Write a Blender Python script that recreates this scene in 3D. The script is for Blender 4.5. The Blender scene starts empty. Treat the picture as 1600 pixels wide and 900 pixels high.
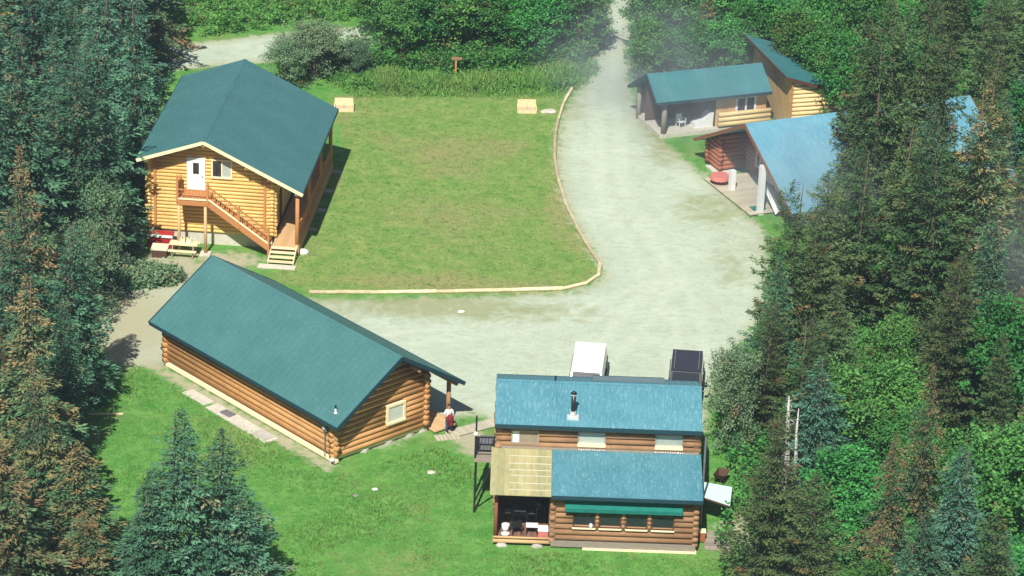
import bpy, math, random
import numpy as np
from mathutils import Vector, Matrix, noise
R = math.radians
C = bpy.context.scene.collection
# ------------------------------------------------------------ camera, world, sun, exposure
cam_d = bpy.data.cameras.new('camera'); cam = bpy.data.objects.new('camera', cam_d); C.objects.link(cam)
cam_d.lens = 113.58; cam_d.sensor_width = 36; cam_d.clip_start = 1; cam_d.clip_end = 3000
_p, _r = 0.4153986, 0.0370837
_cp, _sp, _cr, _sr = math.cos(_p), math.sin(_p), math.cos(_r), math.sin(_r)
_f = Vector((0, _cp, -_sp)); _up = Vector((0, _sp, _cp)); _rt = Vector((1, 0, 0))
_x = _rt*_cr + _up*_sr; _y = -_rt*_sr + _up*_cr; _z = -_f
m = Matrix.Identity(4)
for i in range(3): m[i][0], m[i][1], m[i][2] = _x[i], _y[i], _z[i]
m[0][3], m[1][3], m[2][3] = 0, 0, 77.0853
cam.matrix_world = m
bpy.context.scene.camera = cam
SUNDIR = Vector((0.154, 0.861, -1.0)).normalized()
w = bpy.data.worlds.new('World'); bpy.context.scene.world = w; w.use_nodes = True
nt = w.node_tree; nt.nodes.clear()
sky = nt.nodes.new('ShaderNodeTexSky'); sky.sky_type = 'NISHITA'; sky.sun_disc = False
sky.sun_elevation = math.asin(-SUNDIR.z); sky.sun_rotation = math.atan2(-SUNDIR.x, -SUNDIR.y)
sky.air_density = 1.0; sky.dust_density = 1.0
bg = nt.nodes.new('ShaderNodeBackground'); bg.inputs['Strength'].default_value = 0.052
ow = nt.nodes.new('ShaderNodeOutputWorld')
nt.links.new(sky.outputs[0], bg.inputs[0]); nt.links.new(bg.outputs[0], ow.inputs[0])
sd = bpy.data.lights.new('sun', 'SUN'); sd.energy = 5.0; sd.angle = R(0.5); sd.color = (1.0, 0.97, 0.90)
sun = bpy.data.objects.new('sun', sd); C.objects.link(sun); sun.rotation_euler = SUNDIR.to_track_quat('-Z', 'Y').to_euler()
sun.location = (0, 100, 80)
vs = bpy.context.scene.view_settings
vs.view_transform = 'Standard'; vs.look = 'None'; vs.gamma = 1; vs.use_curve_mapping = False; vs.exposure = 0.44

# ------------------------------------------------------------ materials
def N(nt, t, **k):
    n = nt.nodes.new(t)
    for a, b in k.items(): setattr(n, a, b)
    return n
def newmat(name, rough=.8, spec=.3):
    m = bpy.data.materials.new(name); m.use_nodes = True; nt = m.node_tree
    b = nt.nodes['Principled BSDF']; b.inputs['Roughness'].default_value = rough
    b.inputs['Specular IOR Level'].default_value = spec
    return m, nt, b
def mixc(nt, fac, a, b, blend='MIX'):
    n = N(nt, 'ShaderNodeMix', data_type='RGBA', blend_type=blend)
    for s, v in ((n.inputs[0], fac), (n.inputs[6], a), (n.inputs[7], b)):
        if isinstance(v, bpy.types.NodeSocket): nt.links.new(v, s)
        elif isinstance(v, (int, float)): s.default_value = v
        else: s.default_value = (*v, 1)
    return n.outputs[2]
def mp(nt, v, a, b, c=0., d=1., smooth=False):
    n = N(nt, 'ShaderNodeMapRange'); n.clamp = True
    if smooth: n.interpolation_type = 'SMOOTHSTEP'
    nt.links.new(v, n.inputs[0])
    for i, q in enumerate((a, b, c, d)): n.inputs[i+1].default_value = q
    return n.outputs[0]
def mth(nt, op, a, b=0.):
    n = N(nt, 'ShaderNodeMath', operation=op)
    for s, v in ((n.inputs[0], a), (n.inputs[1], b)):
        if isinstance(v, bpy.types.NodeSocket): nt.links.new(v, s)
        else: s.default_value = v
    return n.outputs[0]
def noi(nt, scale, detail=4, rough=.6, vec=None, stretch=None, coord='Object', dist=0.):
    tc = N(nt, 'ShaderNodeTexCoord'); v = tc.outputs[coord]
    if stretch:
        mpn = N(nt, 'ShaderNodeMapping'); mpn.inputs['Scale'].default_value = stretch
        nt.links.new(v, mpn.inputs[0]); v = mpn.outputs[0]
    n = N(nt, 'ShaderNodeTexNoise'); n.inputs['Scale'].default_value = scale
    n.inputs['Detail'].default_value = detail; n.inputs['Roughness'].default_value = rough
    n.inputs['Distortion'].default_value = dist
    nt.links.new(v, n.inputs['Vector']); return n.outputs[0]
def attr(nt, name):
    a = N(nt, 'ShaderNodeAttribute', attribute_name=name); return a.outputs['Fac']
def bump(nt, b, h, strength=.4, dist=.03):
    n = N(nt, 'ShaderNodeBump'); n.inputs['Strength'].default_value = strength; n.inputs['Distance'].default_value = dist
    nt.links.new(h, n.inputs['Height']); nt.links.new(n.outputs[0], b.inputs['Normal'])
def varied(name, c1, c2, scale=3., stretch=None, rough=.8, spec=.3, metal=0., rndk=.5, bumpk=0., detail=4):
    """base colour wanders between c1 and c2 with noise and with the per-piece value 'rnd'"""
    m, nt, b = newmat(name, rough, spec); b.inputs['Metallic'].default_value = metal
    n = noi(nt, scale, detail, .65, stretch=stretch)
    f = mp(nt, n, .3, .7)
    r = attr(nt, 'rnd')
    f2 = mth(nt, 'ADD', mth(nt, 'MULTIPLY', f, 1-rndk), mth(nt, 'MULTIPLY', r, rndk))
    col = mixc(nt, f2, c1, c2)
    if 'log' in name:   # knots, checks and weather stains
        col = mixc(nt, mp(nt, noi(nt, 5, 5, .75, stretch=(1, 1, 2.5), dist=.8), .54, .72, 0, .75), col, tuple(v*.42 for v in c1))
        col = mixc(nt, mp(nt, noi(nt, .7, 3, .6), .45, .75, 0, .45), col, tuple(v*.62 for v in c1))
    nt.links.new(col, b.inputs['Base Color'])
    if bumpk: bump(nt, b, n, bumpk)
    return m
def sc(r, g, b, k=1.):
    f = lambda v: ((v/255+.055)/1.055)**2.4 if v > 10 else v/255/12.92
    return (f(r)*k, f(g)*k, f(b)*k)
def roofmat(name, c1, c2, streak=.25, chalk_glint=(.5, .75, .75), rough=.42):
    m, nt, b = newmat(name, rough, .45)
    n = noi(nt, .5, 5, .6); f = mp(nt, n, .3, .7)
    col = mixc(nt, f, c1, c2)
    s = noi(nt, 3.6, 6, .8, stretch=(3.4, .6, .6), dist=.3)
    k = mp(nt, s, .52, .74, 0, streak)
    col = mixc(nt, k, col, chalk_glint)
    s2 = noi(nt, 7, 3, .7); k2 = mp(nt, s2, .6, .8, 0, streak*1.2)
    col = mixc(nt, k2, col, chalk_glint)
    nt.links.new(col, b.inputs['Base Color'])
    nt.links.new(mp(nt, n, .3, .7, rough-.05, rough+.15), b.inputs['Roughness'])
    return m
def plain(name, c, rough=.6, spec=.3, metal=0.):
    k = .82
    return varied(name, c, tuple(v*k for v in c), 2.5, rough=rough, spec=spec, metal=metal, rndk=.3)
MAT = {}
MAT['log_gold'] = varied('golden peeled log', (.74, .44, .125), (.92, .64, .25), 3, (1, 1, 7), .6, .25, rndk=.55, bumpk=.15)
MAT['log_amber'] = varied('amber stained log', (.36, .170, .060), (.62, .34, .13), 3, (1, 1, 7), .6, .25, rndk=.6, bumpk=.15)
MAT['log_brown'] = varied('weathered brown log', (.25, .135, .068), (.44, .255, .135), 3, (1, 1, 7), .7, .2, rndk=.7, bumpk=.2)
MAT['log_pale'] = varied('pale peeled log', (.62, .43, .18), (.82, .62, .32), 3, (1, 1, 7), .65, .2, rndk=.55, bumpk=.15)
MAT['log_red'] = varied('red brown log', (.26, .085, .045), (.38, .14, .07), 3, (1, 1, 7), .7, .2, rndk=.6, bumpk=.15)
MAT['log_end'] = varied('cut log end', (.60, .34, .11), (.78, .52, .22), 9, None, .8, .1, rndk=.6)
MAT['deck_orange'] = varied('orange stained lumber', (.42, .17, .06), (.58, .27, .10), 5, (1, 1, 4), .65, .2, rndk=.6)
MAT['deck_tan'] = varied('tan deck boards', (.50, .30, .14), (.66, .45, .24), 5, (1, 3, 1), .7, .2, rndk=.6)
MAT['deck_dark'] = varied('worn brown deck', (.16, .085, .055), (.26, .15, .10), 5, (1, 1, 4), .7, .2, rndk=.6)
MAT['deck_pale'] = varied('sun bleached deck', (.40, .36, .27), (.56, .50, .38), 5, (1, 3, 1), .7, .2, rndk=.6)
MAT['cream'] = varied('cream painted trim', (.80, .66, .38), (.90, .78, .52), 4, None, .6, .2, rndk=.4)
MAT['lumber_log'] = varied('pale border log', (.36, .29, .17), (.84, .74, .48), 4, None, .8, .1, rndk=.6, bumpk=.2)
MAT['lumber'] = varied('new pale lumber', (.66, .50, .28), (.82, .68, .44), 5, (1, 1, 4), .7, .2, rndk=.6)
MAT['grey_lumber'] = varied('weathered grey lumber', (.20, .17, .14), (.40, .34, .27), 5, (1, 1, 4), .8, .1, rndk=.6)
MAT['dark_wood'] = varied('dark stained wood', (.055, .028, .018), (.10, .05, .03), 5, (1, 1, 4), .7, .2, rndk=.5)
MAT['siding'] = varied('diagonal cedar siding', (.40, .26, .11), (.56, .38, .18), 5, (1, 1, 3), .7, .2, rndk=.7)
MAT['board'] = varied('vertical tan boards', (.52, .30, .11), (.66, .42, .19), 6, (4, 4, 1), .7, .2, rndk=.7)
MAT['concrete'] = varied('pale concrete', (.46, .43, .35), (.66, .62, .52), 4, None, .9, .1, rndk=.3, bumpk=.2)
MAT['stone'] = varied('field stone', (.25, .24, .21), (.50, .48, .42), 5, None, .9, .1, rndk=.6, bumpk=.4)
MAT['roof_a'] = roofmat('teal metal roofing', (.048, .146, .150), (.058, .166, .170), .09)
MAT['roof_b'] = roofmat('grey teal metal roofing', (.052, .156, .154), (.064, .176, .174), .09)
MAT['roof_c'] = roofmat('weathered blue roofing', (.056, .190, .240), (.082, .245, .300), .62, (.36, .56, .58), .5)
MAT['roof_e'] = roofmat('sky blue weathered roofing with glints', (.085, .255, .345), (.12, .32, .41), .45, (.42, .64, .70), .5)  # pale noise spots also paint glints of sunlit metal into the colour
MAT['roof_d'] = roofmat('sea green metal roofing', (.036, .150, .165), (.050, .190, .205), .06)
MAT['fascia'] = plain('dark teal flashing', (.018, .055, .075), .5)
MAT['soffit'] = varied('brown soffit boards', (.16, .065, .035), (.24, .11, .06), 5, None, .8, .1, rndk=.4)
MAT['white'] = plain('white paint', (.82, .82, .80), .45)
MAT['white_plastic'] = plain('white plastic', (.80, .80, .80), .35, .4)
MAT['glass'] = plain('dark window glass', (.022, .028, .034), .06, .8)
MAT['glass_pale'] = varied('curtained window glass', (.26, .31, .29), (.46, .50, .44), 2.5, None, .15, .6, rndk=.5)
MAT['blind'] = varied('closed window blind', (.52, .54, .47), (.66, .67, .58), 3, (1, 1, 6), .4, .4, rndk=.3)
MAT['black'] = plain('black metal', (.018, .018, .022), .4, .5)
MAT['grey_metal'] = plain('grey metal', (.30, .31, .33), .4, .5, .5)
MAT['galv'] = plain('galvanised flashing', (.72, .73, .72), .4, .5, .2)
MAT['soffit_pale'] = varied('brown curtain', (.22, .17, .12), (.34, .28, .20), 3, None, .5, .3)
MAT['galv_roof'] = roofmat('grey dormer roofing', (.12, .17, .19), (.16, .22, .24), .1)
MAT['green_awning'] = varied('green awning cloth', (.010, .130, .102), (.018, .195, .155), 3, None, .8, .1, rndk=.3)
MAT['aqua'] = varied('pale aqua panel', (.55, .74, .70), (.68, .82, .78), 2, None, .35, .4, rndk=.3)
MAT['red'] = plain('red paint', (.42, .022, .022), .5)
MAT['pink'] = plain('faded red cloth', (.62, .20, .17), .8)
MAT['tarp'] = varied('white tarpaulin', (.70, .72, .68), (.85, .86, .82), 3, None, .5, .4, bumpk=.4)
MAT['porch_roof'] = varied('fibreglass porch roofing', (.24, .25, .13), (.50, .43, .22), 2.6, (2.5, .6, 1), .5, .3, rndk=.45)
MAT['porch_batten'] = varied('pale battens', (.52, .52, .36), (.66, .64, .46), 3, None, .6, .2)
MAT['sand'] = varied('sand', (.42, .34, .20), (.55, .46, .30), 6, None, .95, .1)
MAT['tyre'] = plain('tyre rubber', (.02, .02, .02), .8)
MAT['car_white'] = plain('white car paint', (.86, .86, .88), .25, .5)
MAT['car_dark'] = plain('charcoal car paint', (.038, .038, .052), .25, .5)
MAT['lamp'] = plain('lamp lens', (.7, .68, .6), .2, .5)
MAT['taillamp'] = plain('red lamp lens', (.4, .02, .02), .2, .5)
MAT['skin'] = plain('skin', (.55, .33, .23), .55)
MAT['hair'] = plain('brown hair', (.06, .035, .02), .7)
MAT['shirt'] = plain('white shirt', (.80, .78, .78), .8)
MAT['jeans'] = plain('blue jeans', (.05, .07, .16), .8)
MAT['maroon'] = plain('maroon cloth', (.20, .02, .03), .8)
MAT['shoe'] = plain('pale shoe', (.5, .5, .5), .7)
MAT['dead'] = varied('bleached dead wood', (.36, .33, .32), (.60, .56, .52), 5, (2, 2, .5), .9, .1, rndk=.4)
MAT['bark'] = varied('grey brown bark', (.07, .05, .04), (.16, .12, .09), 6, (2, 2, .5), .9, .1, rndk=.3, bumpk=.4)

# ------------------------------------------------------------ mesh building
class MB:
    def __init__(s): s.v = []; s.f = []; s.r = []; s.g = []
    def add(s, vs_, fs, rnd=None):
        o = len(s.v); s.g.append((o, len(s.f))); s.v += [tuple(v) for v in vs_]; s.f += [tuple(i+o for i in f) for f in fs]
        rnd = RNG.random() if rnd is None else rnd
        s.r += [rnd]*len(fs); return s
    def box(s, x0, x1, y0, y1, z0, z1, rnd=None):
        v = [(x, y, z) for z in (z0, z1) for y in (y0, y1) for x in (x0, x1)]
        return s.add(v, [(0, 2, 3, 1), (4, 5, 7, 6), (0, 1, 5, 4), (2, 6, 7, 3), (0, 4, 6, 2), (1, 3, 7, 5)], rnd)
    def beam(s, p0, p1, w, h, up=(0, 0, 1), rnd=None):
        p0, p1 = Vector(p0), Vector(p1); d = (p1-p0).normalized(); up = Vector(up)
        if abs(d.dot(up)) > .98: up = Vector((0, 1, 0))
        sx = d.cross(up).normalized()*w/2; sy = sx.cross(d).normalized()*h/2
        v = [p+a*sx+b*sy for p in (p0, p1) for a, b in ((-1, -1), (1, -1), (1, 1), (-1, 1))]
        return s.add(v, [(0, 3, 2, 1), (4, 5, 6, 7), (0, 1, 5, 4), (1, 2, 6, 5), (2, 3, 7, 6), (3, 0, 4, 7)], rnd)
    def cyl(s, p0, p1, r0, r1=None, n=10, rnd=None, wob=0.):
        r1 = r0 if r1 is None else r1
        p0, p1 = Vector(p0), Vector(p1); d = (p1-p0).normalized()
        a = d.orthogonal().normalized(); b = d.cross(a); v = []
        for p, r in ((p0, r0), (p1, r1)):
            for i in range(n):
                t = 2*math.pi*i/n; rr = r*(1+wob*(RNG.random()-.5)); v.append(p + a*math.cos(t)*rr + b*math.sin(t)*rr)
        fs = [(i, (i+1) % n, n+(i+1) % n, n+i) for i in range(n)] + [tuple(range(n))[::-1], tuple(range(n, 2*n))]
        return s.add(v, fs, rnd)
    def tube(s, pts, rs, n=8, rnd=None):
        rnd = RNG.random() if rnd is None else rnd
        pts = [Vector(p) for p in pts]; v = []; f = []
        for k, p in enumerate(pts):
            d = (pts[min(k+1, len(pts)-1)] - pts[max(k-1, 0)]).normalized()
            a = d.cross(Vector((0.13, .97, .2))).normalized(); b = d.cross(a)
            r = rs[k] if isinstance(rs, (list, tuple)) else rs
            for i in range(n): t = 2*math.pi*i/n; v.append(p+a*math.cos(t)*r+b*math.sin(t)*r)
        for k in range(len(pts)-1):
            for i in range(n): f.append((k*n+i, k*n+(i+1) % n, (k+1)*n+(i+1) % n, (k+1)*n+i))
        f += [tuple(range(n))[::-1], tuple(range((len(pts)-1)*n, len(pts)*n))]
        return s.add(v, f, rnd)
    def prism(s, pts, vec, rnd=None):
        n = len(pts); vec = Vector(vec); a = [Vector(p) for p in pts]; v = a+[p+vec for p in a]
        return s.add(v, [tuple(range(n))[::-1], tuple(range(n, 2*n))] + [(i, (i+1) % n, n+(i+1) % n, n+i) for i in range(n)], rnd)
    def ball(s, c, r, nu=10, nv=6, rnd=None, sz=(1, 1, 1), wob=0.):
        v = []; c = Vector(c)
        for j in range(1, nv):
            for i in range(nu):
                th = math.pi*j/nv; ph = 2*math.pi*i/nu; q = 1+wob*(RNG.random()-.5)
                v.append(c+Vector((math.sin(th)*math.cos(ph)*sz[0], math.sin(th)*math.sin(ph)*sz[1], math.cos(th)*sz[2]))*r*q)
        v += [c+Vector((0, 0, r*sz[2])), c-Vector((0, 0, r*sz[2]))]; t = len(v)-2; f = []
        for j in range(nv-2):
            for i in range(nu): f.append((j*nu+i, (j+1)*nu+i, (j+1)*nu+(i+1) % nu, j*nu+(i+1) % nu))
        for i in range(nu): f.append((t, i, (i+1) % nu)); f.append((t+1, (nv-2)*nu+(i+1) % nu, (nv-2)*nu+i))
        return s.add(v, f, rnd)
    def each(s, name, mat, parent=None, smooth=False, k=1):
        """one object per k consecutive primitives"""
        g = s.g[::k]+[(len(s.v), len(s.f))]; out = []
        for (v0, f0), (v1, f1) in zip(g, g[1:]):
            q = MB(); q.v = s.v[v0:v1]; q.f = [tuple(i-v0 for i in f) for f in s.f[f0:f1]]; q.r = s.r[f0:f1]; out.append(q.build(name, mat, parent, smooth))
        return out
    def build(s, name, mat, parent=None, smooth=False, fixn=True):
        me = bpy.data.meshes.new(name); me.from_pydata(s.v, [], s.f)
        a = me.attributes.new('rnd', 'FLOAT', 'FACE'); a.data.foreach_set('value', s.r)
        me.materials.append(MAT[mat] if isinstance(mat, str) else mat)
        if fixn:
            import bmesh
            bm = bmesh.new(); bm.from_mesh(me); bmesh.ops.recalc_face_normals(bm, faces=bm.faces); bm.to_mesh(me); bm.free()
        if smooth:
            me.polygons.foreach_set('use_smooth', [True]*len(me.polygons))
        o = bpy.data.objects.new(name, me); C.objects.link(o)
        if parent is not None: o.parent = parent
        return o
RNG = random.Random(11)
def tag(o, label=None, cat=None, group=None, kind=None):
    if label: o['label'] = label
    if cat: o['category'] = cat
    if group: o['group'] = group
    if kind: o['kind'] = kind
    return o
def thing(name, label, cat, loc=(0, 0, 0), rz=0., group=None):
    o = bpy.data.objects.new(name, None); C.objects.link(o); o.location = loc; o.rotation_euler = (0, 0, rz)
    o.empty_display_size = .3
    return tag(o, label, cat, group)
# plane maps: (along, out, z) -> local xyz
def front(y): return lambda a, o, z: (a, y-o, z)
def back(y): return lambda a, o, z: (a, y+o, z)
def left(x): return lambda a, o, z: (x-o, a, z)
def right(x): return lambda a, o, z: (x+o, a, z)
def pbox(mb, m, a0, a1, o0, o1, z0, z1, rnd=None):
    v = [m(a, o, z) for z in (z0, z1) for o in (o0, o1) for a in (a0, a1)]
    mb.add(v, [(0, 2, 3, 1), (4, 5, 7, 6), (0, 1, 5, 4), (2, 6, 7, 3), (0, 4, 6, 2), (1, 3, 7, 5)], rnd)
def log_wall(mb, m, a0, a1, z0, z1, lim=None, r=.13, ext=.28, openings=(), ends=None, shift=0.):
    z = z0+r+shift
    while z < z1-.02:
        lo, hi = (a0-ext, a1+ext)
        if lim:
            l, h = lim(z+r*.6); lo, hi = max(lo, l), min(hi, h)
        if hi-lo > .3:
            segs = [(lo, hi)]
            for (b0, b1, c0, c1) in openings:
                if c0-.02 < z < c1+.02:
                    segs = [q for s_ in segs for q in ((s_[0], min(s_[1], b0)), (max(s_[0], b1), s_[1])) if q[1]-q[0] > .05]
            rr = r*(1+.10*(RNG.random()-.5)); j = (RNG.random()-.5)*.08; tp = .94+.06*RNG.random()
            c = RNG.random()
            for s0, s1 in segs:
                e0 = j if s0 == a0-ext else 0; e1 = j if s1 == a1+ext else 0
                mb.cyl(m(s0+e0, 0, z), m(s1+e1, 0, z), rr*1.02, rr*1.02*tp, 10, c)
        z += r*2.0
def core(mb, m, poly, th=.06, out=-.045):
    """thin panel behind the logs; poly = list of (along, z)"""
    n = len(poly); v = [m(a, out, z) for a, z in poly]+[m(a, out-th, z) for a, z in poly]
    mb.add(v, [tuple(range(n)), tuple(range(n, 2*n))[::-1]]+[(i, (i+1) % n, n+(i+1) % n, n+i) for i in range(n)], .2)
def window(parent, m, a0, a1, z0, z1, mull=(), frame='cream', pane='glass', fw=.09, out=.14, sill=True, label=None, panes=None):
    f = MB()
    pbox(f, m, a0, a1, -.02, out, z1-fw, z1); pbox(f, m, a0, a1, -.02, out+(.04 if sill else 0), z0, z0+fw)
    pbox(f, m, a0, a0+fw, -.02, out-.003, z0+fw, z1-fw); pbox(f, m, a1-fw, a1, -.02, out-.003, z0+fw, z1-fw)
    for q in mull: pbox(f, m, q-fw*.4, q+fw*.4, -.02, out-.006, z0+fw, z1-fw)
    o = f.build('window', frame, parent)
    if label: o['label'] = label
    xs = [a0+fw]+list(mull)+[a1-fw]
    for i in range(len(xs)-1):
        g = MB(); k = .0 if not mull else fw*.4
        pbox(g, m, xs[i]+(k if i else 0), xs[i+1]-(k if i < len(xs)-2 else 0), 0.0, out-.05, z0+fw, z1-fw)
        g.build('pane', (panes[i] if panes else pane), o)
    return o
def roof_slab(parent, pts, th, mat, ribs=.3, name='roof', fascia=True, rh=.018):
    """pts: eave0, eave1, ridge1, ridge0 (top surface)"""
    mb = MB(); P = [Vector(p) for p in pts]; dn = Vector((0, 0, -th))
    v = P+[p+dn for p in P]
    mb.add(v, [(0, 1, 2, 3), (7, 6, 5, 4), (0, 4, 5, 1), (1, 5, 6, 2), (2, 6, 7, 3), (3, 7, 4, 0)], .5)
    L = (P[1]-P[0]).length; n = int(L/ribs); nrm = (P[1]-P[0]).cross(P[3]-P[0]).normalized()
    if nrm.z < 0: nrm = -nrm
    for i in range(1, n):
        t = i/n
        mb.beam(P[0].lerp(P[1], t)+nrm*.004, P[3].lerp(P[2], t)+nrm*.004, .03, rh, nrm, RNG.random())
    o = mb.build(name, mat, parent)
    if fascia:
        fb = MB(); q = Vector((0, 0, -th/2-.02)); e = P[0]-P[3]; e.z = 0; e.normalize(); e *= .022
        fb.beam(P[0]+q+e, P[1]+q+e, .04, th+.06)
        fb.build('fascia', 'fascia', o)
    return o
def picket_rail(mb, p0, p1, h, step=.13, t=.035, base=.10, rail=.06):
    p0, p1 = Vector(p0), Vector(p1); n = max(1, int((p1-p0).length/step)); up = Vector((0, 0, 1))
    mb.beam(p0+up*h, p1+up*h, rail*1.6, rail)
    for i in range(1, n):
        q = p0.lerp(p1, i/n); mb.beam(q+up*base, q+up*(h-rail/2), t, t)

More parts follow.
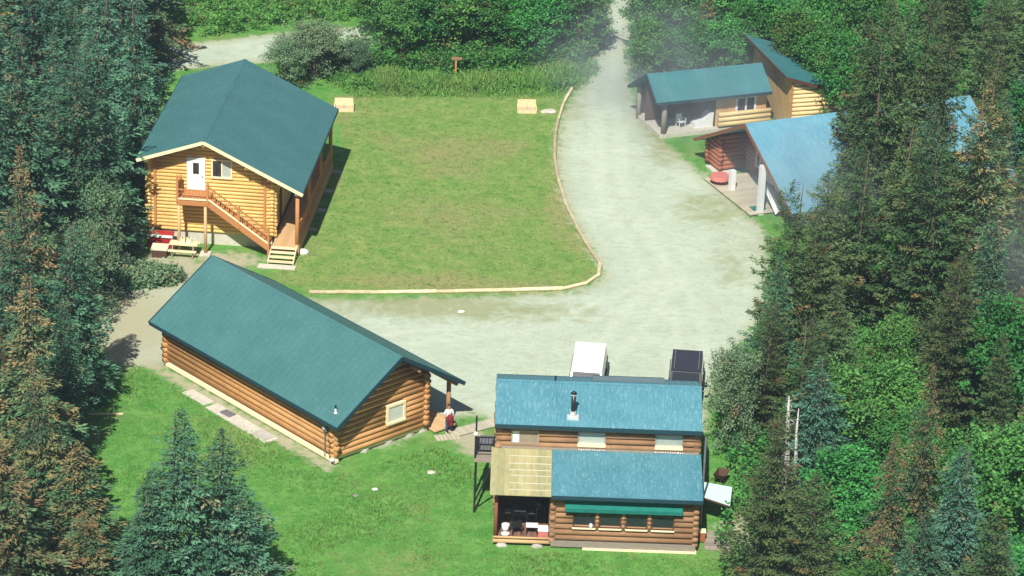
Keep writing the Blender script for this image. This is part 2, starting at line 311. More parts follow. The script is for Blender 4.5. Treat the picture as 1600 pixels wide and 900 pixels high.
def ridge_cap(parent, mat, p0, p1, d0, d1):
    """p0,p1 ridge ends; d0,d1 unit-ish vectors down each slope"""
    mb = MB(); p0, p1, d0, d1 = Vector(p0), Vector(p1), Vector(d0).normalized(), Vector(d1).normalized(); u = Vector((0, 0, .012)); t = Vector((0, 0, .008))
    for d in (d0, d1):
        a = [p0+u, p1+u, p1+u+d*.16, p0+u+d*.16]; mb.add(a+[q+t for q in a], [(0, 1, 2, 3), (7, 6, 5, 4), (0, 4, 5, 1), (1, 5, 6, 2), (2, 6, 7, 3), (3, 7, 4, 0)], .5)
    return mb.build('ridge_cap', mat, parent)
TREES = [
 ('pine', 12.75, 136.83, 11, 2.5380000000000003, 'olive pine at the wood edge right of the front lodge, nearest the camera', 'conifers of the right-hand woods'),
 ('pine', 14.37, 134.27, 9, 2.2680000000000002, 'shorter olive pine leaning on the one right of the front lodge', 'conifers of the right-hand woods'),
 ('willow', 11.73, 154.32, 7, 1.7, 'pale grey-green birch at the wood edge just behind the front lodge', 'green broadleaf trees in the right-hand woods'),
 ('pine', 15.23, 164.91, 11.5, 2.16, 'narrow pointed olive pine standing before the sky-blue lodge roof', 'conifers of the right-hand woods'),
 ('spruce', 14.07, 159.2, 9.5, 1.836, 'dark spruce at the wood edge where the gravel bulges into the trees', 'conifers of the right-hand woods'),
 ('pine', 13.65, 156.21, 8, 1.7280000000000002, 'small olive pine at the wood edge facing the gravel turning area', 'conifers of the right-hand woods'),
 ('pine', 21.06, 175.78, 16, 2.7, 'tallest olive pine, hiding the right half of the sky-blue lodge roof', 'conifers of the right-hand woods'),
 ('pine', 19.51, 169.39, 12, 2.16, 'olive pine with rusty twigs against the middle of the blue roof', 'conifers of the right-hand woods'),
 ('pine', 17.14, 164.58, 10, 1.9440000000000002, 'olive-brown pine at the lower corner of the sky-blue roof', 'conifers of the right-hand woods'),
 ('pine', 23.57, 165.96, 15, 2.8080000000000003, 'tall olive pine in the open between two dark spruces of the right woods', 'conifers of the right-hand woods'),
 ('rust', 26.43, 169.12, 16, 2.8080000000000003, 'tall spruce with rusty orange cones near the right edge of the photo', 'conifers of the right-hand woods'),
 ('alder', 21.74, 169.41, 8, 1.7, 'bright green birch wedged between olive pines right of the blue lodge', 'green broadleaf trees in the right-hand woods'),
 ('alder', 26.52, 155.14, 9, 3.0, 'dense emerald alder at the right edge of the photo, mid height', 'green broadleaf trees in the right-hand woods'),
 ('rust', 20.0, 140.87, 12, 1.62, 'slim spruce with a dying orange top in the right woods', 'conifers of the right-hand woods'),
 ('rust', 18.13, 137.13, 10, 1.62, 'slim spruce with a brown dying top, lower left of the other orange one', 'conifers of the right-hand woods'),
 ('alder', 17.51, 151.88, 7, 2.3, 'bright green alder in the gap behind the grey dead snag', 'green broadleaf trees in the right-hand woods'),
 ('alder', 16.9, 144.83, 5.5, 2.4, 'low bright green alder right of the lodge-side olive pine', 'green broadleaf trees in the right-hand woods'),
 ('alder', 24.23, 143.97, 8, 2.6, 'emerald alder low on the right edge of the photo', 'green broadleaf trees in the right-hand woods'),
 ('spruce', 21.91, 138.23, 9, 2.3760000000000003, 'blue-green spruce below the orange-topped one at the right', 'conifers of the right-hand woods'),
 ('spruce', 19.37, 133.38, 8, 2.3760000000000003, 'blue-green spruce near the lower right corner of the photo', 'conifers of the right-hand woods'),
 ('rust', 17.47, 134.49, 7, 1.7280000000000002, 'small rusty spruce above the bottom edge, right of the lodge', 'conifers of the right-hand woods'),
 ('spruce', 22.66, 131.12, 8, 2.484, 'blue-green spruce in the bottom right corner of the photo', 'conifers of the right-hand woods'),
 ('pine', 17.93, 156.85, 9, 2.16, 'olive pine mixed among dead twigs right of the gravel turning area', 'conifers of the right-hand woods'),
 ('pine', 15.15, 150.57, 9.5, 2.16, 'olive-brown pine behind the pale birch at the wood edge', 'conifers of the right-hand woods'),
 ('pine', 23.43, 156.15, 11, 2.592, 'broad olive pine in the middle of the right woods', 'conifers of the right-hand woods'),
 ('alder', 20.89, 160.5, 6, 1.6, 'emerald birch low between the pines in the middle of the right woods', 'green broadleaf trees in the right-hand woods'),
 ('spruce', 25.84, 160.12, 12, 2.592, 'dark spruce close to the right edge under the rusty coned tree', 'conifers of the right-hand woods'),
 ('pine', 21.62, 170.51, 13, 2.3760000000000003, 'olive pine overhanging the far end of the blue lodge roof', 'conifers of the right-hand woods'),
 ('pine', 20.03, 179.54, 9.5, 1.836, 'olive pine covering the lower right of the visible blue roof', 'conifers of the right-hand woods'),
 ('pine', 22.32, 177.06, 13, 2.2680000000000002, 'olive pine hiding the blue lodge ridge, right of the tallest pine', 'conifers of the right-hand woods'),
 ('spruce', 23.39, 175.12, 12.5, 2.2680000000000002, 'dark spruce hiding the far half of the blue lodge roof', 'conifers of the right-hand woods'),
 ('pine', 25.78, 172.04, 12, 2.2680000000000002, 'olive pine below the last blue patch of the lodge roof', 'conifers of the right-hand woods'),
 ('pine', 20.4, 177.2, 12, 2.484, 'olive pine covering the blue roof between its ridge and the tallest pine', 'conifers of the right-hand woods'),
 ('pine', 17.57, 167.54, 11, 2.2680000000000002, 'olive pine over the lowest part of the sky-blue roof', 'conifers of the right-hand woods'),
 ('pine', 23.24, 168.18, 13, 2.592, 'olive pine hiding the right end of the blue lodge wall', 'conifers of the right-hand woods'),
 ('pine', 20.64, 178.87, 14.5, 2.3760000000000003, 'olive pine just right of the tower, hiding the blue roof top', 'conifers of the right-hand woods'),
 ('pine', 22.67, 178.68, 16.5, 2.8080000000000003, 'olive pine second right of the tallest one at the blue roof', 'conifers of the right-hand woods'),
 ('pine', 24.4, 178.36, 15.5, 2.7, 'olive pine with wide crown before the far end of the blue roof', 'conifers of the right-hand woods'),
 ('pine', 27.46, 179.85, 14.5, 2.484, 'olive pine right of the last blue patch of roof', 'conifers of the right-hand woods'),
 ('pine', 24.73, 169.33, 13, 2.484, 'olive pine right under the last blue patch of roof', 'conifers of the right-hand woods'),
 ('pine', 20.55, 178.78, 16.5, 2.8080000000000003, 'large olive pine rising just right of the shed-roofed tower', 'conifers of the right-hand woods'),
 ('pine', 21.53, 177.01, 18, 3.3480000000000003, 'largest olive pine, its top above the photo, before the blue roof', 'conifers of the right-hand woods'),
 ('pine', 23.65, 179.31, 17.5, 3.132, 'large olive pine cut by the top edge, left of the last blue patch', 'conifers of the right-hand woods'),
 ('spruce', -15.58, 135.73, 10.5, 3.024, 'tallest blue-green spruce of the clump standing alone in the meadow', 'spruces clumped in the meadow'),
 ('spruce', -13.53, 136.17, 9.5, 2.5, 'second blue-green spruce of the meadow clump, its thin tip nearest the cabin', 'spruces clumped in the meadow'),
 ('spruce', -12.42, 135.87, 7, 2.3, 'short blue-green spruce on the right flank of the meadow clump', 'spruces clumped in the meadow'),
 ('spruce', -16.85, 134.99, 7.5, 2.4, 'short blue-green spruce on the left flank of the meadow clump', 'spruces clumped in the meadow'),
 ('rust', -23.89, 144.65, 13, 3.132, 'rusty brown coned spruce at the left edge, above the meadow', 'conifers of the left-hand woods'),
 ('rust', -22.41, 139.44, 11, 2.484, 'rusty brown spruce with drooping boughs at the meadow edge', 'conifers of the left-hand woods'),
 ('rust', -23.06, 133.12, 11, 3.024, 'rusty brown spruce in the lower left corner of the photo', 'conifers of the left-hand woods'),
 ('rust', -20.92, 137.68, 7.5, 2.7, 'low rusty spruce spreading its boughs over the meadow at lower left', 'conifers of the left-hand woods'),
 ('rust', -19.95, 135.31, 5, 2.16, 'smallest rusty spruce at the bottom left, boughs on the meadow', 'conifers of the left-hand woods'),
 ('willow', -24.31, 173.98, 7.0, 2.2, 'pale grey-green willow against the left corner of the two-storey cabin', 'willows by the two-storey cabin'),
 ('willow', -24.33, 168.09, 6.5, 2.2, 'grey-green willow left of the one that hugs the two-storey cabin', 'willows by the two-storey cabin'),
 ('rust', -26.33, 161.47, 13, 2.592, 'spruce with a brown top rising left of the grey-green willows', 'conifers of the left-hand woods'),
 ('spruce', -23.82, 156.4, 11, 2.592, 'dark green spruce between the willows and the dirt yard', 'conifers of the left-hand woods'),
 ('spruce', -22.93, 157.61, 8.5, 2.052, 'dark spruce at the corner of the dirt yard below the willows', 'conifers of the left-hand woods'),
 ('spruce', -25.71, 152.69, 13, 3.024, 'dark spruce at the left edge level with the two-storey cabin stairs', 'conifers of the left-hand woods'),
 ('spruce', -23.14, 150.61, 9, 2.16, 'dark spruce whose shadow falls on the dirt yard corner', 'conifers of the left-hand woods'),
 ('spruce', -23.53, 186.65, 14, 2.2680000000000002, 'dark spruce directly left of the two-storey cabin roof', 'conifers of the left-hand woods'),
 ('spruce', -24.18, 177.72, 15, 2.8080000000000003, 'big dark spruce second left from the two-storey cabin roof', 'conifers of the left-hand woods'),
 ('spruce', -25.44, 174.21, 15, 3.132, 'big dark spruce third left from the two-storey cabin roof', 'conifers of the left-hand woods'),
 ('spruce', -27.68, 172.75, 16, 3.3480000000000003, 'big dark spruce fourth left from the two-storey cabin roof', 'conifers of the left-hand woods'),
 ('spruce', -29.43, 169.99, 15, 3.24, 'big dark spruce cut by the left edge of the photo near the top', 'conifers of the left-hand woods'),
 ('spruce', -24.7, 181.07, 10, 1.9440000000000002, 'dark spruce tucked behind the left eave of the two-storey cabin', 'conifers of the left-hand woods'),
 ('willow', -14.25, 209.48, 4.6, 2.3, 'grey-green willow between the far road and the two-storey cabin', 'shrubby trees beyond the lawn'),
 ('willow', -11.55, 210.2, 2.6, 1.5, 'small grey-green willow at the left end of the alder row', 'shrubby trees beyond the lawn'),
 ('willow', -16.07, 207.55, 4, 1.8, 'small grey-green willow overlapping the far road by the cabin roof', 'shrubby trees beyond the lawn'),
 ('alder', -8.19, 212.41, 5.6, 2.2, 'first alder from the left, in the front row beyond the lawn', 'alders beyond the lawn'),
 ('alder', -6.81, 214.17, 6, 2.5, 'second alder from the left, in the front row beyond the lawn', 'alders beyond the lawn'),
 ('alder', -4.57, 214.88, 6.6, 2.6, 'third alder from the left, in the front row beyond the lawn', 'alders beyond the lawn'),
 ('alder', -2.22, 214.75, 5.8, 2.5, 'fourth alder from the left, in the front row beyond the lawn', 'alders beyond the lawn'),
 ('alder', -0.11, 214.79, 5.4, 2.3, 'fifth alder from the left, in the front row beyond the lawn', 'alders beyond the lawn'),
 ('alder', 1.98, 215.0, 5.6, 2.4, 'sixth alder from the left, in the front row beyond the lawn', 'alders beyond the lawn'),
 ('alder', 4.04, 216.37, 5.6, 2.3, 'seventh alder from the left, in the front row beyond the lawn', 'alders beyond the lawn'),
 ('alder', -9.86, 217.24, 6, 2.4, 'first alder from the left, in the back row beyond the lawn', 'alders beyond the lawn'),
 ('alder', -6.76, 218.17, 7, 2.6, 'second alder from the left, in the back row beyond the lawn', 'alders beyond the lawn'),
 ('alder', -3.42, 220.06, 7, 2.6, 'third alder from the left, in the back row beyond the lawn', 'alders beyond the lawn'),
 ('alder', 0.02, 219.81, 6.5, 2.5, 'fourth alder from the left, in the back row beyond the lawn', 'alders beyond the lawn'),
 ('alder', 2.97, 220.17, 6.5, 2.5, 'fifth alder from the left, in the back row beyond the lawn', 'alders beyond the lawn'),
 ('alder', 8.61, 210.87, 5.2, 2.1, 'first leafy alder, counting away from the drive, behind the porch cabin', 'leafy trees right of the drive'),
 ('alder', 10.49, 212.08, 3.6, 1.8, 'second leafy alder, counting away from the drive, behind the porch cabin', 'leafy trees right of the drive'),
 ('alder', 12.18, 211.5, 4.8, 2.0, 'third leafy alder, counting away from the drive, behind the porch cabin', 'leafy trees right of the drive'),
 ('alder', 13.86, 210.59, 5.5, 2.0, 'fourth leafy alder, counting away from the drive, behind the porch cabin', 'leafy trees right of the drive'),
 ('alder', 15.54, 213.14, 6, 2.2, 'fifth leafy alder, counting away from the drive, behind the porch cabin', 'leafy trees right of the drive'),
 ('alder', 9.39, 216.15, 6.4, 2.5, 'sixth leafy alder, counting away from the drive, behind the porch cabin', 'leafy trees right of the drive'),
 ('alder', 12.05, 219.05, 6.5, 2.4, 'seventh leafy alder, counting away from the drive, behind the porch cabin', 'leafy trees right of the drive'),
 ('alder', 14.98, 219.32, 7, 2.6, 'eighth leafy alder, counting away from the drive, behind the porch cabin', 'leafy trees right of the drive'),
 ('alder', 17.65, 214.59, 7, 2.6, 'ninth leafy alder, counting away from the drive, behind the porch cabin', 'leafy trees right of the drive'),
 ('alder', 19.3, 208.17, 7, 2.4, 'first bright green alder, from the left, behind the shed-roofed tower', 'bright alders behind the tower'),
 ('alder', 20.97, 205.71, 7, 2.2, 'second bright green alder, from the left, behind the shed-roofed tower', 'bright alders behind the tower'),
 ('alder', 22.25, 201.41, 8, 2.1, 'third bright green alder, from the left, behind the shed-roofed tower', 'bright alders behind the tower'),
 ('alder', 20.82, 213.34, 8, 2.6, 'fourth bright green alder, from the left, behind the shed-roofed tower', 'bright alders behind the tower'),
 ('alder', 23.04, 209.16, 9, 2.6, 'fifth bright green alder, from the left, behind the shed-roofed tower', 'bright alders behind the tower'),
 ('rust', 13.02, 213.03, 6.5, 1.512, 'reddish half-dead spruce among the alders behind the porch cabin', 'conifers of the right-hand woods'),
 ('spruce', -46.73, 244.25, 12.3, 3.41, 'first dark blue-green spruce from the left, left woods, in the farthest row', 'conifers of the left-hand woods'),
 ('rust', -45.76, 251.16, 11.8, 3.05, 'first rusty-coned spruce from the left, left woods, in the farthest row', 'conifers of the left-hand woods'),
 ('spruce', -43.21, 237.27, 13.7, 3.12, 'second dark blue-green spruce from the left, left woods, in the farthest row', 'conifers of the left-hand woods'),
 ('rust', -41.5, 229.39, 12.0, 2.76, 'only rusty-coned spruce of the left woods well behind the tower', 'conifers of the left-hand woods'),
 ('spruce', -41.5, 241.02, 13.2, 3.53, 'third dark blue-green spruce from the left, left woods, in the farthest row', 'conifers of the left-hand woods'),
 ('spruce', -41.05, 211.69, 14.5, 3.86, 'first dark blue-green spruce from the left, left woods, level with the shed-roofed tower', 'conifers of the left-hand woods'),
 ('spruce', -40.5, 217.88, 13.2, 3.47, 'first dark blue-green spruce from the left, left woods, a little behind the tower', 'conifers of the left-hand woods'),
 ('rust', -40.37, 248.42, 11.4, 3.16, 'second rusty-coned spruce from the left, left woods, in the farthest row', 'conifers of the left-hand woods'),
 ('spruce', -39.05, 221.18, 13.1, 3.74, 'second dark blue-green spruce from the left, left woods, a little behind the tower', 'conifers of the left-hand woods'),
 ('spruce', -38.27, 244.6, 13.0, 3.31, 'fourth dark blue-green spruce from the left, left woods, in the farthest row', 'conifers of the left-hand woods'),
 ('spruce', -38.22, 206.94, 10.5, 2.53, 'second dark blue-green spruce from the left, left woods, level with the shed-roofed tower', 'conifers of the left-hand woods'),
 ('spruce', -38.01, 233.18, 11.0, 2.56, 'first dark blue-green spruce from the left, left woods, well behind the tower', 'conifers of the left-hand woods'),
 ('spruce', -37.45, 224.92, 13.9, 3.63, 'second dark blue-green spruce from the left, left woods, well behind the tower', 'conifers of the left-hand woods'),
 ('spruce', -36.82, 239.47, 13.2, 3.2, 'fifth dark blue-green spruce from the left, left woods, in the farthest row', 'conifers of the left-hand woods'),
 ('spruce', -36.51, 187.25, 14.6, 4.14, 'first dark blue-green spruce from the left, left woods, level with the blue-roofed lodge', 'conifers of the left-hand woods'),
 ('spruce', -36.5, 192.94, 11.5, 3.09, 'second dark blue-green spruce from the left, left woods, level with the blue-roofed lodge', 'conifers of the left-hand woods'),
 ('spruce', -36.41, 213.35, 11.5, 3.25, 'third dark blue-green spruce from the left, left woods, a little behind the tower', 'conifers of the left-hand woods'),
 ('spruce', -36.27, 195.99, 13.9, 3.76, 'third dark blue-green spruce from the left, left woods, level with the blue-roofed lodge', 'conifers of the left-hand woods'),
 ('spruce', -36.25, 184.52, 10.5, 2.84, 'first dark blue-green spruce from the left, left woods, level with the middle of the lawn', 'conifers of the left-hand woods'),
 ('spruce', -36.25, 203.01, 14.9, 4.27, 'third dark blue-green spruce from the left, left woods, level with the shed-roofed tower', 'conifers of the left-hand woods'),
 ('spruce', -35.25, 199.4, 13.1, 3.29, 'fourth dark blue-green spruce from the left, left woods, level with the shed-roofed tower', 'conifers of the left-hand woods'),
 ('rust', -35.05, 221.62, 12.5, 2.97, 'only rusty-coned spruce of the left woods a little behind the tower', 'conifers of the left-hand woods'),
 ('spruce', -34.91, 235.45, 14.1, 3.42, 'sixth dark blue-green spruce from the left, left woods, in the farthest row', 'conifers of the left-hand woods'),
 ('spruce', -34.42, 246.55, 12.2, 2.83, 'seventh dark blue-green spruce from the left, left woods, in the farthest row', 'conifers of the left-hand woods'),
 ('rust', -33.79, 181.86, 11.5, 2.84, 'first rusty-coned spruce from the left, left woods, level with the middle of the lawn', 'conifers of the left-hand woods'),
 ('spruce', -33.31, 209.67, 15.0, 4.23, 'fifth dark blue-green spruce from the left, left woods, level with the shed-roofed tower', 'conifers of the left-hand woods'),
 ('rust', -33.19, 187.9, 12.7, 3.38, 'first rusty-coned spruce from the left, left woods, level with the blue-roofed lodge', 'conifers of the left-hand woods'),
 ('rust', -33.09, 192.93, 13.3, 3.04, 'second rusty-coned spruce from the left, left woods, level with the blue-roofed lodge', 'conifers of the left-hand woods'),
 ('spruce', -32.87, 218.58, 13.6, 3.23, 'fourth dark blue-green spruce from the left, left woods, a little behind the tower', 'conifers of the left-hand woods'),
 ('spruce', -32.79, 224.57, 13.1, 3.58, 'third dark blue-green spruce from the left, left woods, well behind the tower', 'conifers of the left-hand woods'),
 ('rust', -32.71, 170.94, 11.2, 3.1, 'only rusty-coned spruce of the left woods level with the bottom of the lawn', 'conifers of the left-hand woods'),
 ('spruce', -32.63, 166.2, 7.8, 2.03, 'only dark blue-green spruce of the left woods level with the bottom of the lawn', 'conifers of the left-hand woods'),
 ('spruce', -32.37, 184.54, 14.2, 3.46, 'second dark blue-green spruce from the left, left woods, level with the middle of the lawn', 'conifers of the left-hand woods'),
 ('rust', -31.42, 240.64, 12.0, 3.14, 'third rusty-coned spruce from the left, left woods, in the farthest row', 'conifers of the left-hand woods'),
 ('spruce', -31.41, 206.06, 13.1, 3.05, 'sixth dark blue-green spruce from the left, left woods, level with the shed-roofed tower', 'conifers of the left-hand woods'),
 ('spruce', -31.13, 176.79, 12.3, 3.43, 'third dark blue-green spruce from the left, left woods, level with the middle of the lawn', 'conifers of the left-hand woods'),
 ('spruce', -31.01, 229.95, 10.4, 2.98, 'fourth dark blue-green spruce from the left, left woods, well behind the tower', 'conifers of the left-hand woods'),
 ('spruce', -30.89, 214.61, 13.8, 3.4, 'fifth dark blue-green spruce from the left, left woods, a little behind the tower', 'conifers of the left-hand woods'),
 ('spruce', -30.3, 157.59, 8.0, 1.82, 'only dark blue-green spruce of the left woods level with the long cabin gable', 'conifers of the left-hand woods'),
 ('rust', -30.03, 180.09, 10.2, 2.62, 'second rusty-coned spruce from the left, left woods, level with the middle of the lawn', 'conifers of the left-hand woods'),
 ('spruce', -29.97, 189.18, 14.9, 3.8, 'fourth dark blue-green spruce from the left, left woods, level with the blue-roofed lodge', 'conifers of the left-hand woods'),
 ('spruce', -29.75, 202.83, 13.4, 3.25, 'seventh dark blue-green spruce from the left, left woods, level with the shed-roofed tower', 'conifers of the left-hand woods'),
 ('rust', -29.2, 150.86, 8.9, 2.53, 'first rusty-coned spruce from the left, left woods, level with the long cabin gable', 'conifers of the left-hand woods'),
 ('spruce', -29.16, 165.93, 8.5, 2.41, 'only dark blue-green spruce of the left woods level with the parked vehicles', 'conifers of the left-hand woods'),
 ('spruce', -28.77, 198.29, 11.8, 3.16, 'eighth dark blue-green spruce from the left, left woods, level with the shed-roofed tower', 'conifers of the left-hand woods'),
 ('spruce', -28.68, 192.81, 11.0, 2.65, 'fifth dark blue-green spruce from the left, left woods, level with the blue-roofed lodge', 'conifers of the left-hand woods'),
 ('spruce', -28.36, 184.85, 11.6, 2.8, 'fourth dark blue-green spruce from the left, left woods, level with the middle of the lawn', 'conifers of the left-hand woods'),
 ('spruce', -28.29, 146.84, 8.0, 1.8, 'only dark blue-green spruce of the left woods level with the front lodge', 'conifers of the left-hand woods'),
 ('rust', -27.7, 207.16, 13.6, 3.69, 'first rusty-coned spruce from the left, left woods, level with the shed-roofed tower', 'conifers of the left-hand woods'),
 ('rust', -27.67, 137.29, 9.4, 2.37, 'first rusty-coned spruce from the left, left woods, level with the meadow at the bottom', 'conifers of the left-hand woods'),
 ('spruce', -27.51, 218.98, 14.1, 3.9, 'sixth dark blue-green spruce from the left, left woods, a little behind the tower', 'conifers of the left-hand woods'),
 ('rust', -27.41, 155.45, 7.2, 1.79, 'second rusty-coned spruce from the left, left woods, level with the long cabin gable', 'conifers of the left-hand woods'),
 ('spruce', -27.34, 180.96, 11.1, 3.19, 'fifth dark blue-green spruce from the left, left woods, level with the middle of the lawn', 'conifers of the left-hand woods'),
 ('rust', -27.31, 142.85, 8.7, 1.97, 'first rusty-coned spruce from the left, left woods, level with the front lodge', 'conifers of the left-hand woods'),
 ('rust', -27.29, 158.58, 9.8, 2.43, 'only rusty-coned spruce of the left woods level with the parked vehicles', 'conifers of the left-hand woods'),
 ('spruce', -26.82, 188.68, 10.2, 2.92, 'sixth dark blue-green spruce from the left, left woods, level with the blue-roofed lodge', 'conifers of the left-hand woods'),
 ('spruce', -26.57, 202.39, 12.7, 3.2, 'ninth dark blue-green spruce from the left, left woods, level with the shed-roofed tower', 'conifers of the left-hand woods'),
 ('spruce', -26.35, 195.29, 10.1, 2.29, 'seventh dark blue-green spruce from the left, left woods, level with the blue-roofed lodge', 'conifers of the left-hand woods'),
 ('rust', -26.32, 211.67, 13.6, 3.43, 'second rusty-coned spruce from the left, left woods, level with the shed-roofed tower', 'conifers of the left-hand woods'),
 ('spruce', -26.05, 192.05, 12.2, 3.44, 'eighth dark blue-green spruce from the left, left woods, level with the blue-roofed lodge', 'conifers of the left-hand woods'),
 ('spruce', -25.7, 129.86, 9.4, 2.5, 'only dark blue-green spruce of the left woods level with the meadow at the bottom', 'conifers of the left-hand woods'),
 ('rust', -25.45, 147.32, 9.1, 2.28, 'second rusty-coned spruce from the left, left woods, level with the front lodge', 'conifers of the left-hand woods'),
 ('rust', -23.61, 128.24, 8.7, 2.48, 'second rusty-coned spruce from the left, left woods, level with the meadow at the bottom', 'conifers of the left-hand woods'),
 ('alder', -10.53, 237.0, 5.5, 2.25, 'first leafy green alder from the left, back woods, in the farthest row', 'trees at the top edge of the photo'),
 ('alder', -9.57, 240.69, 7.3, 3.08, 'second leafy green alder from the left, back woods, in the farthest row', 'trees at the top edge of the photo'),
 ('spruce', -9.14, 233.41, 6.0, 1.7, 'only dark blue-green spruce of the back woods well behind the tower', 'trees at the top edge of the photo'),
 ('spruce', -8.41, 248.07, 5.8, 1.53, 'first dark blue-green spruce from the left, back woods, in the farthest row', 'trees at the top edge of the photo'),
 ('alder', -6.62, 243.66, 6.5, 2.6, 'third leafy green alder from the left, back woods, in the farthest row', 'trees at the top edge of the photo'),
 ('alder', -6.48, 237.09, 6.0, 2.6, 'fourth leafy green alder from the left, back woods, in the farthest row', 'trees at the top edge of the photo'),
 ('spruce', -3.41, 240.8, 6.5, 1.86, 'second dark blue-green spruce from the left, back woods, in the farthest row', 'trees at the top edge of the photo'),
 ('alder', -2.86, 248.7, 5.8, 2.41, 'fifth leafy green alder from the left, back woods, in the farthest row', 'trees at the top edge of the photo'),
 ('alder', -1.87, 233.45, 6.5, 2.72, 'only leafy green alder of the back woods well behind the tower', 'trees at the top edge of the photo'),
 ('spruce', -0.48, 237.34, 6.3, 1.46, 'third dark blue-green spruce from the left, back woods, in the farthest row', 'trees at the top edge of the photo'),
 ('alder', 0.59, 251.81, 7.4, 3.02, 'sixth leafy green alder from the left, back woods, in the farthest row', 'trees at the top edge of the photo'),
 ('alder', 1.13, 240.98, 7.3, 2.82, 'seventh leafy green alder from the left, back woods, in the farthest row', 'trees at the top edge of the photo'),
 ('alder', 1.37, 246.81, 7.2, 2.6, 'eighth leafy green alder from the left, back woods, in the farthest row', 'trees at the top edge of the photo'),
 ('alder', 3.27, 235.52, 6.4, 2.5, 'ninth leafy green alder from the left, back woods, in the farthest row', 'trees at the top edge of the photo'),
 ('spruce', 11.08, 235.94, 5.8, 1.43, 'fourth dark blue-green spruce from the left, back woods, in the farthest row', 'trees at the top edge of the photo'),
 ('alder', 12.75, 243.51, 6.5, 2.64, 'tenth leafy green alder from the left, back woods, in the farthest row', 'trees at the top edge of the photo'),
 ('alder', 14.11, 237.54, 7.0, 2.94, 'eleventh leafy green alder from the left, back woods, in the farthest row', 'trees at the top edge of the photo'),
 ('alder', 14.62, 130.25, 5.1, 1.9, 'first leafy green alder from the left, right woods, level with the meadow at the bottom', 'green broadleaf trees in the right-hand woods'),
 ('alder', 15.44, 247.9, 6.8, 2.56, 'twelfth leafy green alder from the left, back woods, in the farthest row', 'trees at the top edge of the photo'),
 ('spruce', 15.97, 148.21, 8.6, 2.32, 'only dark blue-green spruce of the right woods level with the front lodge', 'conifers of the right-hand woods'),
 ('alder', 16.71, 131.77, 6.0, 2.29, 'second leafy green alder from the left, right woods, level with the meadow at the bottom', 'green broadleaf trees in the right-hand woods'),
 ('alder', 17.01, 242.84, 7.0, 2.44, 'thirteenth leafy green alder from the left, back woods, in the farthest row', 'trees at the top edge of the photo'),
 ('alder', 17.86, 139.51, 5.5, 2.2, 'third leafy green alder from the left, right woods, level with the meadow at the bottom', 'green broadleaf trees in the right-hand woods'),
 ('alder', 18.22, 238.92, 6.0, 2.44, 'fourteenth leafy green alder from the left, back woods, in the farthest row', 'trees at the top edge of the photo'),
 ('spruce', 18.64, 128.19, 8.8, 2.0, 'only dark blue-green spruce of the right woods level with the meadow at the bottom', 'conifers of the right-hand woods'),
 ('pine', 19.72, 172.49, 8.0, 1.8, 'first olive pine from the left, right woods, level with the bottom of the lawn', 'conifers of the right-hand woods'),
 ('alder', 19.99, 155.4, 5.4, 2.31, 'first leafy green alder from the left, right woods, level with the long cabin gable', 'green broadleaf trees in the right-hand woods'),
 ('alder', 20.77, 146.9, 5.0, 1.89, 'only leafy green alder of the right woods level with the front lodge', 'green broadleaf trees in the right-hand woods'),
 ('alder', 21.2, 151.07, 4.7, 1.93, 'second leafy green alder from the left, right woods, level with the long cabin gable', 'green broadleaf trees in the right-hand woods'),
 ('alder', 21.55, 235.25, 7.2, 2.84, 'fifteenth leafy green alder from the left, back woods, in the farthest row', 'trees at the top edge of the photo'),
 ('pine', 22.28, 128.56, 10.7, 2.71, 'only olive pine of the right woods level with the meadow at the bottom', 'conifers of the right-hand woods'),
 ('spruce', 22.68, 241.18, 5.6, 1.48, 'fifth dark blue-green spruce from the left, back woods, in the farthest row', 'trees at the top edge of the photo'),
 ('alder', 22.83, 248.37, 6.6, 2.86, 'sixteenth leafy green alder from the left, back woods, in the farthest row', 'trees at the top edge of the photo'),
 ('spruce', 23.96, 183.76, 8.1, 2.31, 'only dark blue-green spruce of the right woods level with the middle of the lawn', 'conifers of the right-hand woods'),
 ('alder', 23.97, 133.85, 5.9, 2.3, 'fourth leafy green alder from the left, right woods, level with the meadow at the bottom', 'green broadleaf trees in the right-hand woods'),
 ('pine', 24.68, 163.21, 8.4, 1.78, 'first olive pine from the left, right woods, level with the parked vehicles', 'conifers of the right-hand woods'),
 ('pine', 25.69, 152.41, 8.3, 1.69, 'only olive pine of the right woods level with the long cabin gable', 'conifers of the right-hand woods'),
 ('pine', 25.76, 187.75, 10.7, 2.45, 'first olive pine from the left, right woods, level with the blue-roofed lodge', 'conifers of the right-hand woods'),
 ('alder', 26.16, 240.79, 5.8, 2.33, 'seventeenth leafy green alder from the left, back woods, in the farthest row', 'trees at the top edge of the photo'),
 ('rust', 26.73, 147.97, 6.8, 1.82, 'only rusty-coned spruce of the right woods level with the front lodge', 'conifers of the right-hand woods'),
 ('alder', 27.37, 235.53, 6.9, 2.78, 'eighteenth leafy green alder from the left, back woods, in the farthest row', 'trees at the top edge of the photo'),
 ('alder', 27.77, 183.51, 5.2, 2.07, 'first leafy green alder from the left, right woods, level with the middle of the lawn', 'green broadleaf trees in the right-hand woods'),
 ('rust', 27.81, 162.74, 6.8, 1.79, 'only rusty-coned spruce of the right woods level with the parked vehicles', 'conifers of the right-hand woods'),
 ('alder', 28.28, 139.54, 4.7, 1.74, 'fifth leafy green alder from the left, right woods, level with the meadow at the bottom', 'green broadleaf trees in the right-hand woods'),
 ('pine', 28.39, 166.58, 10.0, 2.38, 'second olive pine from the left, right woods, level with the bottom of the lawn', 'conifers of the right-hand woods'),
 ('alder', 28.56, 136.46, 5.2, 2.13, 'sixth leafy green alder from the left, right woods, level with the meadow at the bottom', 'green broadleaf trees in the right-hand woods'),
